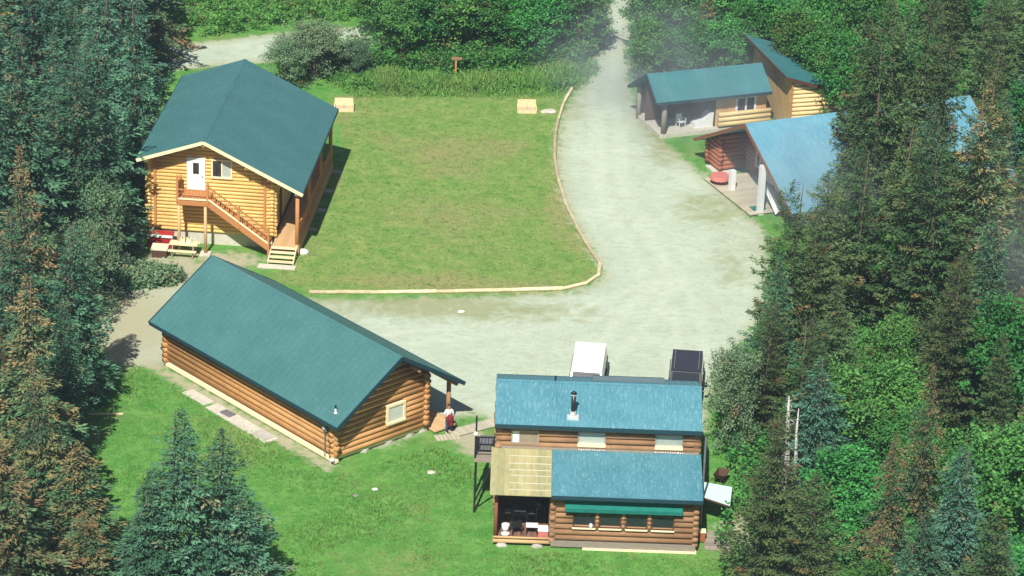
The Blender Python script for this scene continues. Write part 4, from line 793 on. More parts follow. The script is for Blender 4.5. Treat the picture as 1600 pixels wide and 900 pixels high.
# deck and stairs
dk = MB()
for k in range(11): dk.box(-1.52, .42, -.60+k*.14, -.60+k*.14+.13, 3.44, 3.50)
dk.box(-1.52, .42, -.62, -.55, 3.14, 3.44); dk.box(-1.55, -1.48, -.56, .6, 3.14, 3.44); dk.box(.35, .42, -.56, .6, 3.14, 3.44)
deck = dk.build('deck', 'deck_orange', A)
ps = MB(); ps.cyl((-1.40, -.5, .0), (-1.40, -.5, 3.14), .10, .09, 10); ps.cyl((.20, -.5, .1), (.20, -.5, 3.14), .10, .09, 10)
ps.each('deck_post', 'deck_tan', deck, True)
rl = MB()
for x, zt in ((-1.48, 5.0), (.36, 4.68)): rl.cyl((x, -.58, 3.3), (x, -.58, zt), .085, .07, 10)
rl.cyl((-1.48, .5, 3.5), (-1.48, .5, 4.6), .07, .07)
picket_rail(rl, (-1.48, -.58, 3.5), (-1.48, .5, 3.5), .95)
picket_rail(rl, (-1.40, -.58, 3.5), (.30, -.58, 3.5), .62, .20, .03)
rl.build('railing', 'deck_orange', deck)
bt = MB(); bt.box(-1.40, .30, -.66, -.625, 3.50, 3.60); bt.build('bottom_rail', 'cream', deck)
stp = MB(); s0, s1 = Vector((.42, 0, 3.38)), Vector((4.02, 0, .82))
for y in (-.60, .36): stp.beam(s0+Vector((0, y, -.10)), s1+Vector((0, y, -.10)), .07, .34)
for k in range(13):
    t = (k+.5)/13; q = s0.lerp(s1, t); stp.box(q.x-.15, q.x+.15, -.57, .34, q.z+.03, q.z+.07)
stairs = stp.build('staircase', 'deck_orange', A)
sr = MB(); up = Vector((0, 0, 1))
for x in (2.24, 4.02):
    z = 3.38+(x-.42)*(.82-3.38)/3.6; sr.cyl((x, -.60, z-.25), (x, -.60, z+1.25), .085, .07, 10)
sr.cyl((4.02, -.6, .0), (4.02, -.6, .8), .08, .08, 10)
a0, a1 = Vector((.42, -.60, 3.40)), Vector((4.0, -.60, .84)); sr.beam(a0+up*.98, a1+up*.98, .09, .06)
for k in range(1, 27): q = a0.lerp(a1, k/27); sr.beam(q+up*.1, q+up*.96, .035, .035)
sr.build('railing', 'deck_orange', stairs)
br = MB(); br.beam(a0+up*.20+Vector((0, -.05, 0)), a1+up*.20+Vector((0, -.05, 0)), .05, .10); br.build('bottom_rail', 'cream', stairs)
# side porch
pf = MB()
for k in range(12): pf.box(4.16+k*.132, 4.16+k*.132+.125, .10, 14.0, .62, .70)
pf.box(4.14, 5.76, .02, .10, .30, .62)
pch = pf.build('porch_floor', 'deck_tan', A)
sk = MB().box(5.72, 5.76, .12, 13.98, .12, .62).build('skirt', 'deck_orange', pch)
po = MB()
for y in (.35, 4.8, 9.3, 13.8): po.cyl((5.62, y, .1), (5.62, y, 3.95), .13, .12, 12)
po.each('porch_post', 'deck_orange', A, True)
prl = MB()
for z in (1.02, 1.62): prl.cyl((5.62, .4, z), (5.62, 13.8, z), .07, .07, 8)
for k in range(40): prl.cyl((5.62, .7+k*.33, 1.02), (5.62, .7+k*.33, 1.62), .035, .035, 6)
prl.build('railing', 'deck_orange', pch)
st2 = MB()
for k in range(4): st2.box(4.16, 5.62, -1.36+k*.34, -1.36+k*.34+.28, .13+k*.155, .18+k*.155)
steps = st2.build('porch_steps', 'lumber', pch)
sg = MB()
for x in (4.13, 5.65): sg.beam((x, -1.40, .06), (x, .02, .62), .06, .26)
sg.each('stringer', 'lumber', steps)
MB().box(3.6, 5.85, -1.98, -1.45, -.02, .06).build('concrete_pad', 'concrete', steps)
MB().box(-.12, .52, -.85, -.20, -.02, .09).build('post_pad', 'concrete', A)
dw = MB(); m = right(4.0); pbox(dw, m, 3.0, 4.0, 0, .10, .8, 2.85); dw.build('side_door', 'dark_wood', A)
def cabA(x, y, z=0): return Matrix.Translation((-18.63, 178.643, 0)) @ Matrix.Rotation(-.082, 4, 'Z') @ Vector((x, y, z))
for i, q in enumerate(((-12.45, 182.58, 0), (-12.12, 185.7, 0), (-11.86, 188.91, 0), (-11.54, 192.21, 0))):
    q = Vector(q); mb = MB(); mb.ball((0, 0, 0), .38, 9, 6, sz=(1.15, .8, .12), wob=.15); o = mb.build('stepping_stone', 'stone', None)
    o.location = q; tag(o, 'flat stepping stone in the cabin\'s side shadow, '+ordn[i]+' from the steps', 'stone', 'stepping stones by the cabin porch')

# ------------------------------------------------------------ long cabin (centre left)
B = thing('log_cabin', 'long single-storey amber log cabin with a grey-teal roof, person at its porch', 'cabin', (-5.602, 152.95, 0), .735)
HB, SB1, SB2 = 5.475, .668, .62; LB = 16.664; OB = .643
def limB(z): return (-(HB-.2-z)/SB1, (HB-.2-z)/SB2)
bl = MB(); m = front(OB+.34); log_wall(bl, m, -3.66, 2.45, .30, 5.2, limB, .155, .30, ((-.36, .90, 1.30, 2.40),))
core(bl, m, [(-3.6, .3), (2.4, .3), (2.4, 3.7), (0, 5.1), (-3.6, 2.8)])
bl.build('wall', 'log_amber', B, True); bl = MB(); m = back(LB-OB-.16); log_wall(bl, m, -3.66, 2.45, .30, 5.2, limB, .155, .30); core(bl, m, [(-3.6, .3), (2.4, .3), (2.4, 3.7), (0, 5.1), (-3.6, 2.8)])
bl.build('wall', 'log_amber', B, True)
bs = MB(); m = left(-3.66); log_wall(bs, m, OB+.34, LB-OB-.16, .30, 2.95, None, .155, .32, shift=.14); core(bs, m, [(OB+.2, .3), (LB-OB-.2, .3), (LB-OB-.2, 2.8), (OB+.2, 2.8)])
bs.build('wall', 'log_amber', B, True); bs = MB(); m = right(2.45); log_wall(bs, m, OB+.34, LB-OB-.16, .30, 3.7, None, .155, .32, shift=.14); core(bs, m, [(OB+.2, .3), (LB-OB-.2, .3), (LB-OB-.2, 3.6), (OB+.2, 3.6)])
bs.build('wall', 'log_amber', B, True)
sl = MB(); sl.box(-3.84, -3.60, .70, LB-.8, .10, .26); sl.box(-3.6, 2.5, .98, 1.24, .14, .28); sl.each('sill_beam', 'cream', B)
rb_ = roof_slab(B, [(-4.299, 0, HB-SB1*4.299), (-4.299, LB, HB-SB1*4.299), (0, LB, HB), (0, 0, HB)], .14, 'roof_b', .46)
rb2 = roof_slab(B, [(4.384, 0, HB-SB2*4.384), (4.384, LB, HB-SB2*4.384), (0.002, LB, HB-.001), (0.002, 0, HB-.001)], .14, 'roof_b', .46)
ridge_cap(rb_, 'roof_b', (0, -.01, HB), (0, LB+.01, HB), (-1, 0, -SB1), (1, 0, -SB2))
bb = MB()
for y in (-.03, LB+.03):
    bb.beam((-4.32, y, HB-SB1*4.3-.10), (0, y, HB-.10), .05, .22); bb.beam((4.40, y, HB-SB2*4.384-.10), (0, y, HB-.10), .05, .22)
bb.each('barge_board', 'fascia', B)
sf = MB(); sf.prism([(-4.2, .03, HB-SB1*4.2-.15), (0, .03, HB-.15), (0, .03, HB-.18), (-4.2, .03, HB-SB1*4.2-.18)], (0, LB-.06, 0)); sf.prism([(4.3, .03, HB-SB2*4.3-.15), (0, .03, HB-.15), (0, .03, HB-.18), (4.3, .03, HB-SB2*4.3-.18)], (0, LB-.06, 0))
sf.each('soffit', 'soffit', B)
pu = MB()
for x, z in ((0, 5.1), (-1.9, 3.85), (1.4, 4.2), (3.95, 2.72)): pu.cyl((x, .12, z), (x, LB-.12, z), .13, .13, 10)
pu.each('purlin', 'log_brown', B, True)
window(B, front(OB+.34), -.26, 1.00, 1.20, 2.34, (), 'cream', 'blind', .13, .20)
pf = MB()
for k in range(10): pf.box(2.66+k*.16, 2.66+k*.16+.15, .3, LB-.6, .12, .20)
pch = pf.build('porch_floor', 'deck_tan', B)
po = MB()
for y in (.8, 5.5, 10.5, 15.6): po.cyl((3.98, y, .1), (3.98, y, 2.65), .13, .12, 12)
po.each('porch_post', 'log_brown', B, True)
fs = MB()
for k, x in enumerate((-3.6, -1.6, .1, 1.5, 2.45)): fs.ball((x, 1.12, .0), .30, 8, 6, sz=(1.1, .8, .8), wob=.25)
for y in (4, 8, 12, LB-.9): fs.ball((-3.62, y, -.05), .28, 8, 6, sz=(.8, 1.2, .6), wob=.25)
fs.each('foundation_stone', 'stone', B)
MB().box(-3.5, 2.4, 1.28, LB-1.0, -.02, .28).build('crawl_space', 'dark_wood', B)
lp = MB(); lp.cyl((-3.95, .95, 2.52), (-3.95, .95, 2.66), .16, .08, 12); lp.build('wall_lamp', 'white', B)
mt = MB(); mt.box(-3.98, -3.82, 1.30, 1.60, 1.75, 2.15); e_ = mt.build('meter_box', 'grey_metal', B)
MB().cyl((-4.0, 1.45, 1.95), (-4.06, 1.45, 1.95), .10, .10, 12).build('meter_glass', 'galv', e_)
MB().cyl((-3.95, 1.45, .3), (-3.95, 1.45, 1.75), .025, .025, 8).build('conduit', 'grey_metal', e_)
v_ = MB(); v_.cyl((-3.73, .84, 2.95), (-3.73, .84, 3.25), .05, .05, 10); v_.cyl((-3.73, .84, 2.96), (-3.73, .84, 3.04), .12, .07, 10); v_.build('vent_pipe', 'white', B, True)
v_ = MB(); v_.cyl((-3.73, .84, 3.24), (-3.73, .84, 3.42), .052, .052, 10); v_.build('vent_cap', 'black', B)
MB().cyl((-3.98, .75, .34), (-3.98, .75, .45), .13, .10, 10).build('downspout_cap', 'white', B)
def cabB(x, y, z=0): return Matrix.Translation((-5.602, 152.95, 0)) @ Matrix.Rotation(.735, 4, 'Z') @ Vector((x, y, z))
# things by the long wall
o = MB().box(-.42, .42, -2.7, 2.7, -.02, .07).build('concrete_slab', 'concrete', None); o.location = cabB(-4.75, 7.6); o.rotation_euler.z = .735
tag(o, 'long narrow concrete slab on the ground against the long cabin wall', 'slab')
o = MB().box(-.32, .32, -.55, .55, .0, .05).build('hatch_board', 'stone', None); o.location = cabB(-4.75, 5.7, .075); o.rotation_euler.z = .735
tag(o, 'grey board lying on the slab end nearest the camera', 'board', 'grey boards on the slab')
o = MB().box(-.25, .25, -.4, .4, .0, .06).build('hatch_board', 'grey_metal', None); o.location = cabB(-4.7, 8.9, .075); o.rotation_euler.z = .80
tag(o, 'smaller grey board lying on the middle of the slab', 'board', 'grey boards on the slab')
o = MB().box(-.35, .35, -1.0, 1.0, .0, .04).build('plywood_sheet', 'concrete', None); o.location = cabB(-4.7, 11.6, .005); o.rotation_euler.z = .74
tag(o, 'pale sheet lying on the grass at the far end of the slab', 'plywood sheet')

# ------------------------------------------------------------ front lodge
L = thing('lodge', 'two-tier brown log lodge with weathered blue roofs, green awning and side porch, nearest the camera', 'lodge', (-.607, 145.622, 0), .002)
WD = 10.44
roof_slab(L, [(0, 0, 5.359), (WD, 0, 5.359), (WD, 2.868, 6.506), (0, 2.868, 6.506)], .15, 'roof_c', .3, rh=.045)
roof_slab(L, [(0, 6.4, 5.10), (WD, 6.4, 5.10), (WD, 2.870, 6.504), (0, 2.870, 6.504)], .15, 'roof_c', .3, rh=.045)
ridge_cap(L, 'roof_c', (-.02, 2.868, 6.506), (WD+.02, 2.868, 6.506), (0, -1, -.4), (0, 1, -.4))
roof_slab(L, [(4.95, 5.3, 5.74), (8.65, 5.3, 5.74), (8.65, 3.3, 6.12), (4.95, 3.3, 6.12)], .16, 'galv_roof', .4, 'dormer_roof')
MB().box(5.15, 8.6, 3.5, 5.1, 4.9, 5.60).build('dormer_wall', 'log_brown', L)
lr = roof_slab(L, [(2.95, -3.403, 3.200), (WD+.02, -3.403, 3.200), (WD+.02, .44, 3.865), (2.95, .44, 3.865)], .13, 'roof_c', .3, rh=.045)
pr_ = MB()
for k in range(9):
    x0 = -.12+k*.34; pr_.prism([(x0, -3.45, 3.19), (x0+.335, -3.45, 3.19), (x0+.335, -3.45, 3.15), (x0, -3.45, 3.15)], (0, 3.88, .672))
pr = pr_.build('porch_roof', 'porch_roof', L)
bt = MB()
for t in (.10, .24, .40, .52, .66, .82):
    y = -3.42+3.84*t; z = 3.21+.665*t; bt.box(.55+.4*((t*7) % 1), 2.9, y-.03, y+.03, z-.005, z+.022)
bt.each('batten', 'porch_batten', pr)
# walls
WU = ((.85, 2.24, 4.12, 4.88), (4.20, 5.62, 4.12, 4.92), (8.10, 9.52, 4.12, 4.92))
uw = MB(); m = front(.5); log_wall(uw, m, .17, 10.27, 3.90, 5.33, None, .16, .12, [(a+.0, b, c, d) for a, b, c, d in WU]); core(uw, m, [(.1, .3), (10.27, .3), (10.27, 5.3), (.1, 5.3)])
uw.build('wall', 'log_brown', L, True); uw = MB(); m = back(5.9); log_wall(uw, m, .17, 10.27, .25, 5.2, None, .16, .2); core(uw, m, [(.1, .2), (10.27, .2), (10.27, 5.1), (.1, 5.1)])
def limL(z):
    if z < 5.1: return (-9, 9)
    return (2.868-(6.3-z)/.40, 2.868+(6.3-z)/.40)
for m in (left(.20), right(10.24)):
    uw.build('wall', 'log_brown', L, True); uw = MB(); log_wall(uw, m, .5, 5.9, .25, 6.3, limL, .16, .12); core(uw, m, [(.5, .2), (5.9, .2), (5.9, 5.0), (2.87, 6.25), (.5, 5.3)])
uw.build('wall', 'log_brown', L, True)
GW = ((4.06, 5.18), (5.38, 6.47), (6.71, 7.78), (7.99, 9.12))
gw = MB(); m = front(-2.75); ops = [(a, b, 1.22, 2.35) for a, b in GW]
log_wall(gw, m, 3.05, 10.2, .42, 3.10, None, .155, .12, ops); core(gw, m, [(3.05, .1), (10.2, .1), (10.2, 3.1), (3.05, 3.1)])
def limL2(z): return (-9, .5) if z < 3.1 else (-2.75+(z-3.05)/.173, .5)
for m in (left(3.05), right(10.2)):
    gw.build('wall', 'log_brown', L, True); gw = MB(); log_wall(gw, m, -2.75, .45, .25, 3.6, limL2, .155, .14); core(gw, m, [(-2.7, .1), (.45, .1), (.45, 3.6), (-2.7, 3.1)])
gw.build('wall', 'log_brown', L, True)
bs_ = MB(); bs_.box(3.0, 10.24, -2.92, -2.66, .10, .40); bs_.build('base_beam', 'grey_lumber', L)
MB().box(4.6, 10.30, -3.0, -2.62, -.02, .09).build('sill_board', 'cream', L)
for i, (a, b) in enumerate(GW):
    window(L, front(-2.75), a, b, 1.22, 2.36, (), 'dark_wood', 'glass', .06, .12)
ws = MB()
for a, b in GW: ws.box(a-.02, b+.02, -2.99, -2.80, 1.16, 1.22)
ws.each('window_sill', 'cream', L)
pl = MB()
for a in (5.28, 6.59, 7.885):
    for k in range(5): pl.cyl((a, -2.86, 1.26+k*.23), (a, -2.86, 1.26+(k+1)*.23-.02), .10+.01*(k % 2), .085, 10)
pl.each('window_post', 'log_brown', L, True, 5)
aw = MB(); aw.prism([(3.64, -2.88, 2.78), (3.64, -3.22, 2.40), (3.64, -3.22, 2.32), (3.64, -2.86, 2.70)], (5.85, 0, 0)); aw.prism([(3.64, -3.225, 2.42), (9.49, -3.225, 2.42), (9.49, -3.21, 2.24), (3.64, -3.21, 2.22)], (0, .02, 0))
aw.cyl((3.6, -2.93, 2.78), (9.53, -2.93, 2.78), .06, .06, 8)
aw.build('awning', 'green_awning', L)
for i, (a, b, c, d) in enumerate(WU):
    window(L, front(.5), a, b, c, d, (a+.42,) if i == 0 else (), 'grey_lumber', 'glass_pale', .06, .13, panes=['white', 'soffit_pale'] if i == 0 else None)
wsu = MB()
for a, b, c, d in WU[1:]: wsu.box(a, b, .30, .42, c-.02, c+.16)
wsu.each('window_sill', 'cream', L)
fl = MB()
for a, b in ((4.25, 5.6), (8.1, 9.6)): 
    for k in range(12): fl.ball((a+(b-a)*(k+.5)/12, .30+.05*RNG.random(), 3.93), .045, 6, 4, wob=.4)
fl.each('snow_guard', 'galv', lr)
MB().box(.1, WD-.1, .36, .46, 3.86, 3.98).build('flashing', 'grey_lumber', L)
ch = MB(); ch.cyl((3.91, .62, 5.6), (3.91, .62, 6.85), .115, .115, 14); ch.cyl((3.91, .62, 6.93), (3.91, .62, 7.05), .17, .05, 14)
cp = ch.build('stovepipe', 'black', L, True)
cb = MB(); cb.cyl((3.91, .62, 5.50), (3.91, .62, 5.95), .20, .14, 14); cb.box(3.62, 4.20, .42, .82, 5.50, 5.68); cb.cyl((3.91, .62, 6.83), (3.91, .62, 6.93), .13, .13, 14)
cb.each('flashing', 'galv', cp)
MB().cyl((3.0, 2.9, 6.5), (3.0, 2.9, 6.78), .05, .05, 8).build('vent_pipe', 'black', L)
gt = MB(); gt.cyl((WD+.17, -.35, .3), (WD+.17, -.35, 5.2), .055, .055, 10); gt.build('downpipe', 'grey_metal', L)
# side porch of the lodge
pf = MB()
for k in range(17): pf.box(.16+k*.165, .16+k*.165+.155, -2.72, .36, .34, .41)
pch = pf.build('porch_floor', 'deck_dark', L)
rim = MB(); rim.cyl((.10, -2.78, .26), (3.0, -2.78, .26), .12, .11, 10); rim.box(.12, 3.0, -2.80, -2.72, .30, .42); rim.cyl((.10, -2.86, .50), (2.95, -2.86, .50), .06, .06, 8)
rim.build('rim_log', 'deck_tan', pch, True)
fs = MB()
for x in (.55, 2.35): fs.ball((x, -2.85, .02), .22, 8, 6, sz=(1.4, .8, .7), wob=.2)
fs.each('foundation_stone', 'stone', pch)
po = MB(); po.cyl((.22, -2.72, .1), (.22, -2.72, 3.2), .10, .09, 10); po.cyl((.22, -.9, .1), (.22, -.9, 3.5), .08, .08, 10); po.each('porch_post', 'log_red', L, True)
sd_ = MB(); 
for k in range(3): sd_.cyl((.2, -2.7, .75+k*.42), (.2, .4, .75+k*.42), .07, .07, 8)
sd_.build('side_rail', 'log_red', L, True)
MB().box(.3, 2.95, .30, .345, .41, 3.6).build('back_panel', 'dark_wood', L)
MB().box(2.86, 2.90, -2.5, .3, .41, 3.0).build('side_panel', 'dark_wood', L)
# balcony on the left end
bf = MB(); bf.box(-.98, .02, .6, 2.9, 3.10, 3.20); bf.box(-1.0, -.9, .55, 2.95, 2.92, 3.10); bf.box(-.98, .05, .52, .6, 2.92, 3.12)
bal = bf.build('balcony', 'grey_lumber', L)
brl = MB()
for x, y in ((-.94, .6), (-.94, 2.85), (0.0, .6)): brl.beam((x, y, 3.1), (x, y, 4.38), .09, .09)
for z in (3.55, 3.9, 4.30): brl.beam((-.94, .6, z), (0, .6, z), .05, .07); brl.beam((-.94, .6, z), (-.94, 2.85, z), .05, .07)
for k in range(5): brl.beam((-.8+k*.17, .6, 3.9), (-.8+k*.17, .6, 4.3), .03, .03)
brl.build('railing', 'black', bal)
bps = MB(); bps.beam((-.9, .65, .0), (-.9, .65, 3.0), .11, .11); bps.beam((-.9, 2.8, .0), (-.9, 2.8, 3.0), .11, .11); bps.beam((-.9, .65, .6), (-.1, .65, 2.6), .08, .08)
bps.each('balcony_post', 'black', bal)
MB().ball((-.94, .6, 4.48), .12, 10, 8).build('post_lamp', 'white', bal)
bx = MB(); bx.box(-.72, -.08, 1.2, 2.2, 3.2, 3.62); bx.build('storage_bin', 'grey_metal', bal)
# right-hand lean-to
def lod(x, y, z=0): return (x-.607, y+145.622, z)
ln = thing('side_canopy', 'small canopy with a pale aqua panel roof leaning beside the lodge\'s right wall', 'canopy', lod(11.4, .8))
pa = MB(); pa.prism([(-.72, -.55, 1.58), (.62, -1.30, 1.52), (.84, .78, 1.50), (-.60, 1.12, 1.56)], (0, 0, -.07)); pn_ = pa.build('panel', 'aqua', ln)
fr2 = MB()
q = [(-.72, -.55, 1.55), (.62, -1.30, 1.49), (.84, .78, 1.47), (-.60, 1.12, 1.53)]
for i in range(4): fr2.beam(Vector(q[i])+Vector((0, 0, -.05)), Vector(q[(i+1) % 4])+Vector((0, 0, -.05)), .07, .09)
for p in q: fr2.beam((p[0]*.93, p[1]*.93, 0), (p[0]*.93, p[1]*.93, 1.48), .07, .07)
fr2.build('frame', 'dark_wood', ln)
dk2 = MB()
for k in range(12): dk2.box(0, 1.35, k*.17, k*.17+.155, .0, .05)
o = dk2.build('side_deck', 'grey_lumber', None); o.location = lod(10.75, -2.55, .02); tag(o, 'low weathered board deck on the grass by the lodge\'s right corner', 'deck')
sb = thing('side_stool', 'small red-brown stool with a white lid against the lodge\'s right corner', 'stool', lod(10.62, -1.6, .07)); 
s_ = MB(); s_.box(-.17, .17, -.17, .17, .0, .5); s_.build('box', 'log_red', sb); MB().box(-.2, .2, -.2, .2, .5, .56).build('lid', 'cream', sb)
wb_ = thing('wheelbarrow', 'dark wheelbarrow in the shade between the lodge and the trees', 'wheelbarrow', (11.3, 150.6, 0), 1.2)
t_ = MB(); t_.add([(-.5, -.32, .62), (.45, -.32, .62), (.45, .32, .62), (-.5, .32, .62), (-.3, -.2, .32), (.2, -.2, .32), (.2, .2, .32), (-.3, .2, .32)], [(4, 5, 6, 7), (0, 1, 5, 4), (1, 2, 6, 5), (2, 3, 7, 6), (3, 0, 4, 7)]); t_.build('tray', 'dark_wood', wb_)
MB().cyl((.58, -.05, .2), (.58, .05, .2), .2, .2, 14).build('wheel', 'tyre', wb_)
h_ = MB()
for y in (-.24, .24): h_.beam((.6, y*.3, .22), (-1.0, y*1.1, .55), .04, .04); h_.beam((-.25, y, .0), (-.2, y, .35), .03, .03)
h_.build('frame', 'dark_wood', wb_)
# porch contents
bbq = thing('barbecue_grill', 'black barbecue grill in the middle of the lodge\'s side porch', 'grill', lod(1.42, -1.35, .41))
g = MB(); g.box(-.42, .42, -.26, .26, .62, .82); g.build('firebox', 'black', bbq)
g = MB(); g.cyl((-.42, 0, .82), (.42, 0, .82), .26, .26, 16); g.build('lid', 'black', bbq, True)
g = MB(); g.box(-.75, -.44, -.22, .22, .76, .80); g.box(.44, .75, -.22, .22, .76, .80); g.build('side_shelf', 'grey_metal', bbq)
g = MB()
for x in (-.38, .38):
    for y in (-.2, .2): g.beam((x, y, 0), (x, y, .62), .04, .04)
g.build('stand', 'black', bbq)
g = MB(); g.cyl((-.3, -.3, .95), (.3, -.3, .95), .018, .018, 8); g.build('lid_handle', 'galv', bbq)
kt = thing('kettle_grill', 'dark kettle grill standing at the back right of the lodge porch', 'grill', lod(2.42, -.35, .41))
g = MB(); g.ball((0, 0, .75), .30, 14, 8, sz=(1, 1, .8)); g.build('bowl', 'car_dark', kt, True)
g = MB(); g.cyl((0, 0, .95), (0, 0, 1.04), .03, .03); 
for k in range(3): g.beam((.2*math.cos(k*2.1), .2*math.sin(k*2.1), .6), (.32*math.cos(k*2.1), .32*math.sin(k*2.1), 0), .025, .025)
g.build('stand', 'grey_metal', kt)
def chair(loc, rz, label, mat='white_plastic', group='white plastic chairs'):
    c = thing('plastic_chair', label, 'chair', loc, rz, group)
    s = MB(); s.box(-.24, .24, -.24, .22, .40, .44); s.build('seat', mat, c)
    s = MB(); s.prism([(-.24, .20, .44), (.24, .20, .44), (.21, .30, .86), (-.21, .30, .86)], (0, .03, .0)); s.build('backrest', mat, c)
    for x in (-.21, .21):
        for y in (-.21, .19): MB().beam((x, y, .40), (x*1.15, y*1.15, 0), .04, .04).build('leg', mat, c)
    for x in (-.25, .25):
        s = MB(); s.beam((x, -.22, .64), (x, .24, .66), .05, .03); s.beam((x, -.22, .42), (x, -.22, .64), .04, .04); s.build('armrest', mat, c)
    return c
bk = thing('bucket', 'white bucket left of the grill on the lodge porch', 'bucket', lod(.72, -2.05, .41))
MB().cyl((0, 0, 0), (0, 0, .36), .15, .19, 16).build('pail', 'white_plastic', bk, True); MB().cyl((0, 0, .355), (0, 0, .385), .205, .20, 16).build('lid', 'white', bk)
tb = thing('low_table', 'low dark table with white sides items, between the grill and the red cooler', 'table', lod(2.05, -2.15, .41))
tb['label'] = 'low white-topped table right of the grill on the lodge porch'
s = MB(); s.box(-.30, .30, -.22, .22, .42, .47); s.build('table_top', 'white_plastic', tb)
for x in (-.26, .26):
    for y in (-.18, .18): MB().beam((x, y, 0), (x, y, .42), .04, .04).build('leg', 'black', tb)
cl = thing('cooler', 'red cooler with a white lid at the right end of the lodge porch', 'cooler', lod(2.62, -2.35, .41))
s = MB(); s.box(-.24, .24, -.2, .2, 0, .32); s.build('body', 'pink', cl); s = MB(); s.box(-.26, .26, -.22, .22, .32, .46); s.build('lid', 'white_plastic', cl)
s = MB(); s.beam((-.27, -.05, .28), (-.27, .05, .28), .02, .05); s.beam((.27, -.05, .28), (.27, .05, .28), .02, .05); s.build('handle', 'white_plastic', cl)
pn2 = thing('wash_basin', 'small white basin on the front edge of the lodge porch', 'basin', lod(.72, -2.58, .41))
s = MB(); s.cyl((0, 0, 0), (0, 0, .14), .14, .20, 14); s.build('bowl', 'white_plastic', pn2, True); MB().cyl((0, 0, .135), (0, 0, .15), .21, .215, 14).build('rim', 'white', pn2)
dkc = chair(lod(1.25, -2.2, .41), 3.4, 'dark folding chair in front of the grill on the lodge porch', 'black', 'dark chairs')
pt_ = thing('flower_pot', 'white pot standing inside the lodge\'s leftmost ground-floor window ledge', 'pot', lod(4.98, -2.94, 1.22))
s = MB(); s.cyl((0, 0, 0), (0, 0, .14), .06, .09, 12); s.build('pot', 'white', pt_); s = MB(); s.ball((0, 0, .19), .08, 8, 6, wob=.5); s.build('plant', 'white', pt_)
# ------------------------------------------------------------ sky-blue roofed lodge (right)
E_ = thing('lodge', 'red-brown log lodge with a huge sky-blue roof and white porch posts, half hidden by pines', 'lodge', (14.28, 190.181, 0), .423)
HE, SE, EA, LE = 5.064, .508, 6.792, 16.315
roof_slab(E_, [(0, -EA, HE-SE*EA), (LE, -EA, HE-SE*EA), (LE, 0, HE), (0, 0, HE)], .16, 'roof_e', .45)
roof_slab(E_, [(0, EA, HE-SE*EA), (LE, EA, HE-SE*EA), (LE, .002, HE-.001), (0, .002, HE-.001)], .16, 'roof_e', .45)
ridge_cap(E_, 'roof_e', (-.01, 0, HE), (LE+.01, 0, HE), (0, -1, -SE), (0, 1, -SE))
bb = MB()
for x in (-.03, LE+.03):
    bb.beam((x, -EA, HE-SE*EA-.12), (x, 0, HE-.12), .05, .24); bb.beam((x, EA, HE-SE*EA-.12), (x, 0, HE-.12), .05, .24)
bb.each('barge_board', 'soffit', E_)
def limE(z): return (-(HE-.25-z)/SE, (HE-.25-z)/SE)
wl = MB(); m = left(2.6); log_wall(wl, m, -6.0, 6.0, .2, 4.8, limE, .15, .1, ((-2.4, 2.9, .3, 2.45),)); core(wl, m, [(-6, .1), (6, .1), (6, 1.75), (0, 4.7), (-6, 1.75)])
wl.build('wall', 'log_red', E_, True); wl = MB(); m = left(.7); log_wall(wl, m, 4.4, 6.1, .2, 2.2, limE, .15, .2)
core(wl, m, [(4.4, .1), (6, .1), (6, 1.7), (4.4, 2.4)])
wl.build('wall', 'log_red', E_, True); wl = MB(); m = back(6.0); log_wall(wl, m, .7, LE-.8, .2, 1.75, None, .15, .2); core(wl, m, [(.7, .1), (LE-.8, .1), (LE-.8, 1.7), (.7, 1.7)])
wl.build('wall', 'log_red', E_, True); wl = MB(); m = front(4.4); log_wall(wl, m, .7, 2.6, .2, 2.5, None, .15, .1); core(wl, m, [(.7, .1), (2.6, .1), (2.6, 2.4), (.7, 2.4)])
wl.build('wall', 'log_red', E_, True); wl = MB(); m = front(-6.0); log_wall(wl, m, 2.6, LE-.8, .2, 1.75, None, .15, .2); core(wl, m, [(2.6, .1), (LE-.8, .1), (LE-.8, 1.7), (2.6, 1.7)])
wl.build('wall', 'log_red', E_, True); wl = MB(); m = right(LE-.8); log_wall(wl, m, -6.0, 6.0, .2, 4.8, limE, .15, .2); core(wl, m, [(-6, .1), (6, .1), (6, 1.75), (0, 4.7), (-6, 1.75)])
wl.build('wall', 'log_red', E_, True)
m = left(2.6)
window(E_, m, 1.6, 2.8, .9, 2.35, (2.2,), 'white', 'glass', .10, .16)
window(E_, m, .2, 1.2, .5, 2.35, (), 'white', 'glass_pale', .10, .16)
window(E_, m, -2.2, -.9, .5, 2.40, (-1.55,), 'white', 'glass_pale', .10, .16)
dr = MB(); pbox(dr, m, -.7, .05, 0, .16, .22, 2.35); d_ = dr.build('door', 'white', E_); MB().ball(m(-.6, .2, 1.2), .04).build('handle', 'black', d_)
po = MB()
for y, z in ((1.15, 1.5), (-2.75, 3.3)): po.beam((-.05, y, 0), (-.05, y, z), .34, .34)
po.each('porch_post', 'white', E_)
fl = MB()
for k in range(16): fl.box(-.85, 2.55, -2.95+k*.40, -2.95+k*.40+.39, .10, .18)
pch = fl.build('porch_floor', 'deck_pale', E_)
MB().box(.3, 1.5, 3.5, 5.6, -.02, .12).build('door_slab', 'concrete', E_)
tb = thing('wall_shelter', 'white sheet leaning under the right side of the blue lodge porch', 'sheet', (0, 0, 0))
Mx = Matrix.Translation((14.28, 190.181, 0)) @ Matrix.Rotation(.423, 4, 'Z')
def le(x, y, z=0): return tuple(Mx @ Vector((x, y, z)))
tb.location = le(.9, -2.6, .18); tb.rotation_euler.z = .423
s = MB(); s.prism([(-.3, -1.0, .05), (-.1, .9, .9), (.0, .9, 1.2), (.1, -1.0, .4)], (.05, 0, 0)); s.build('sheet', 'white', tb)
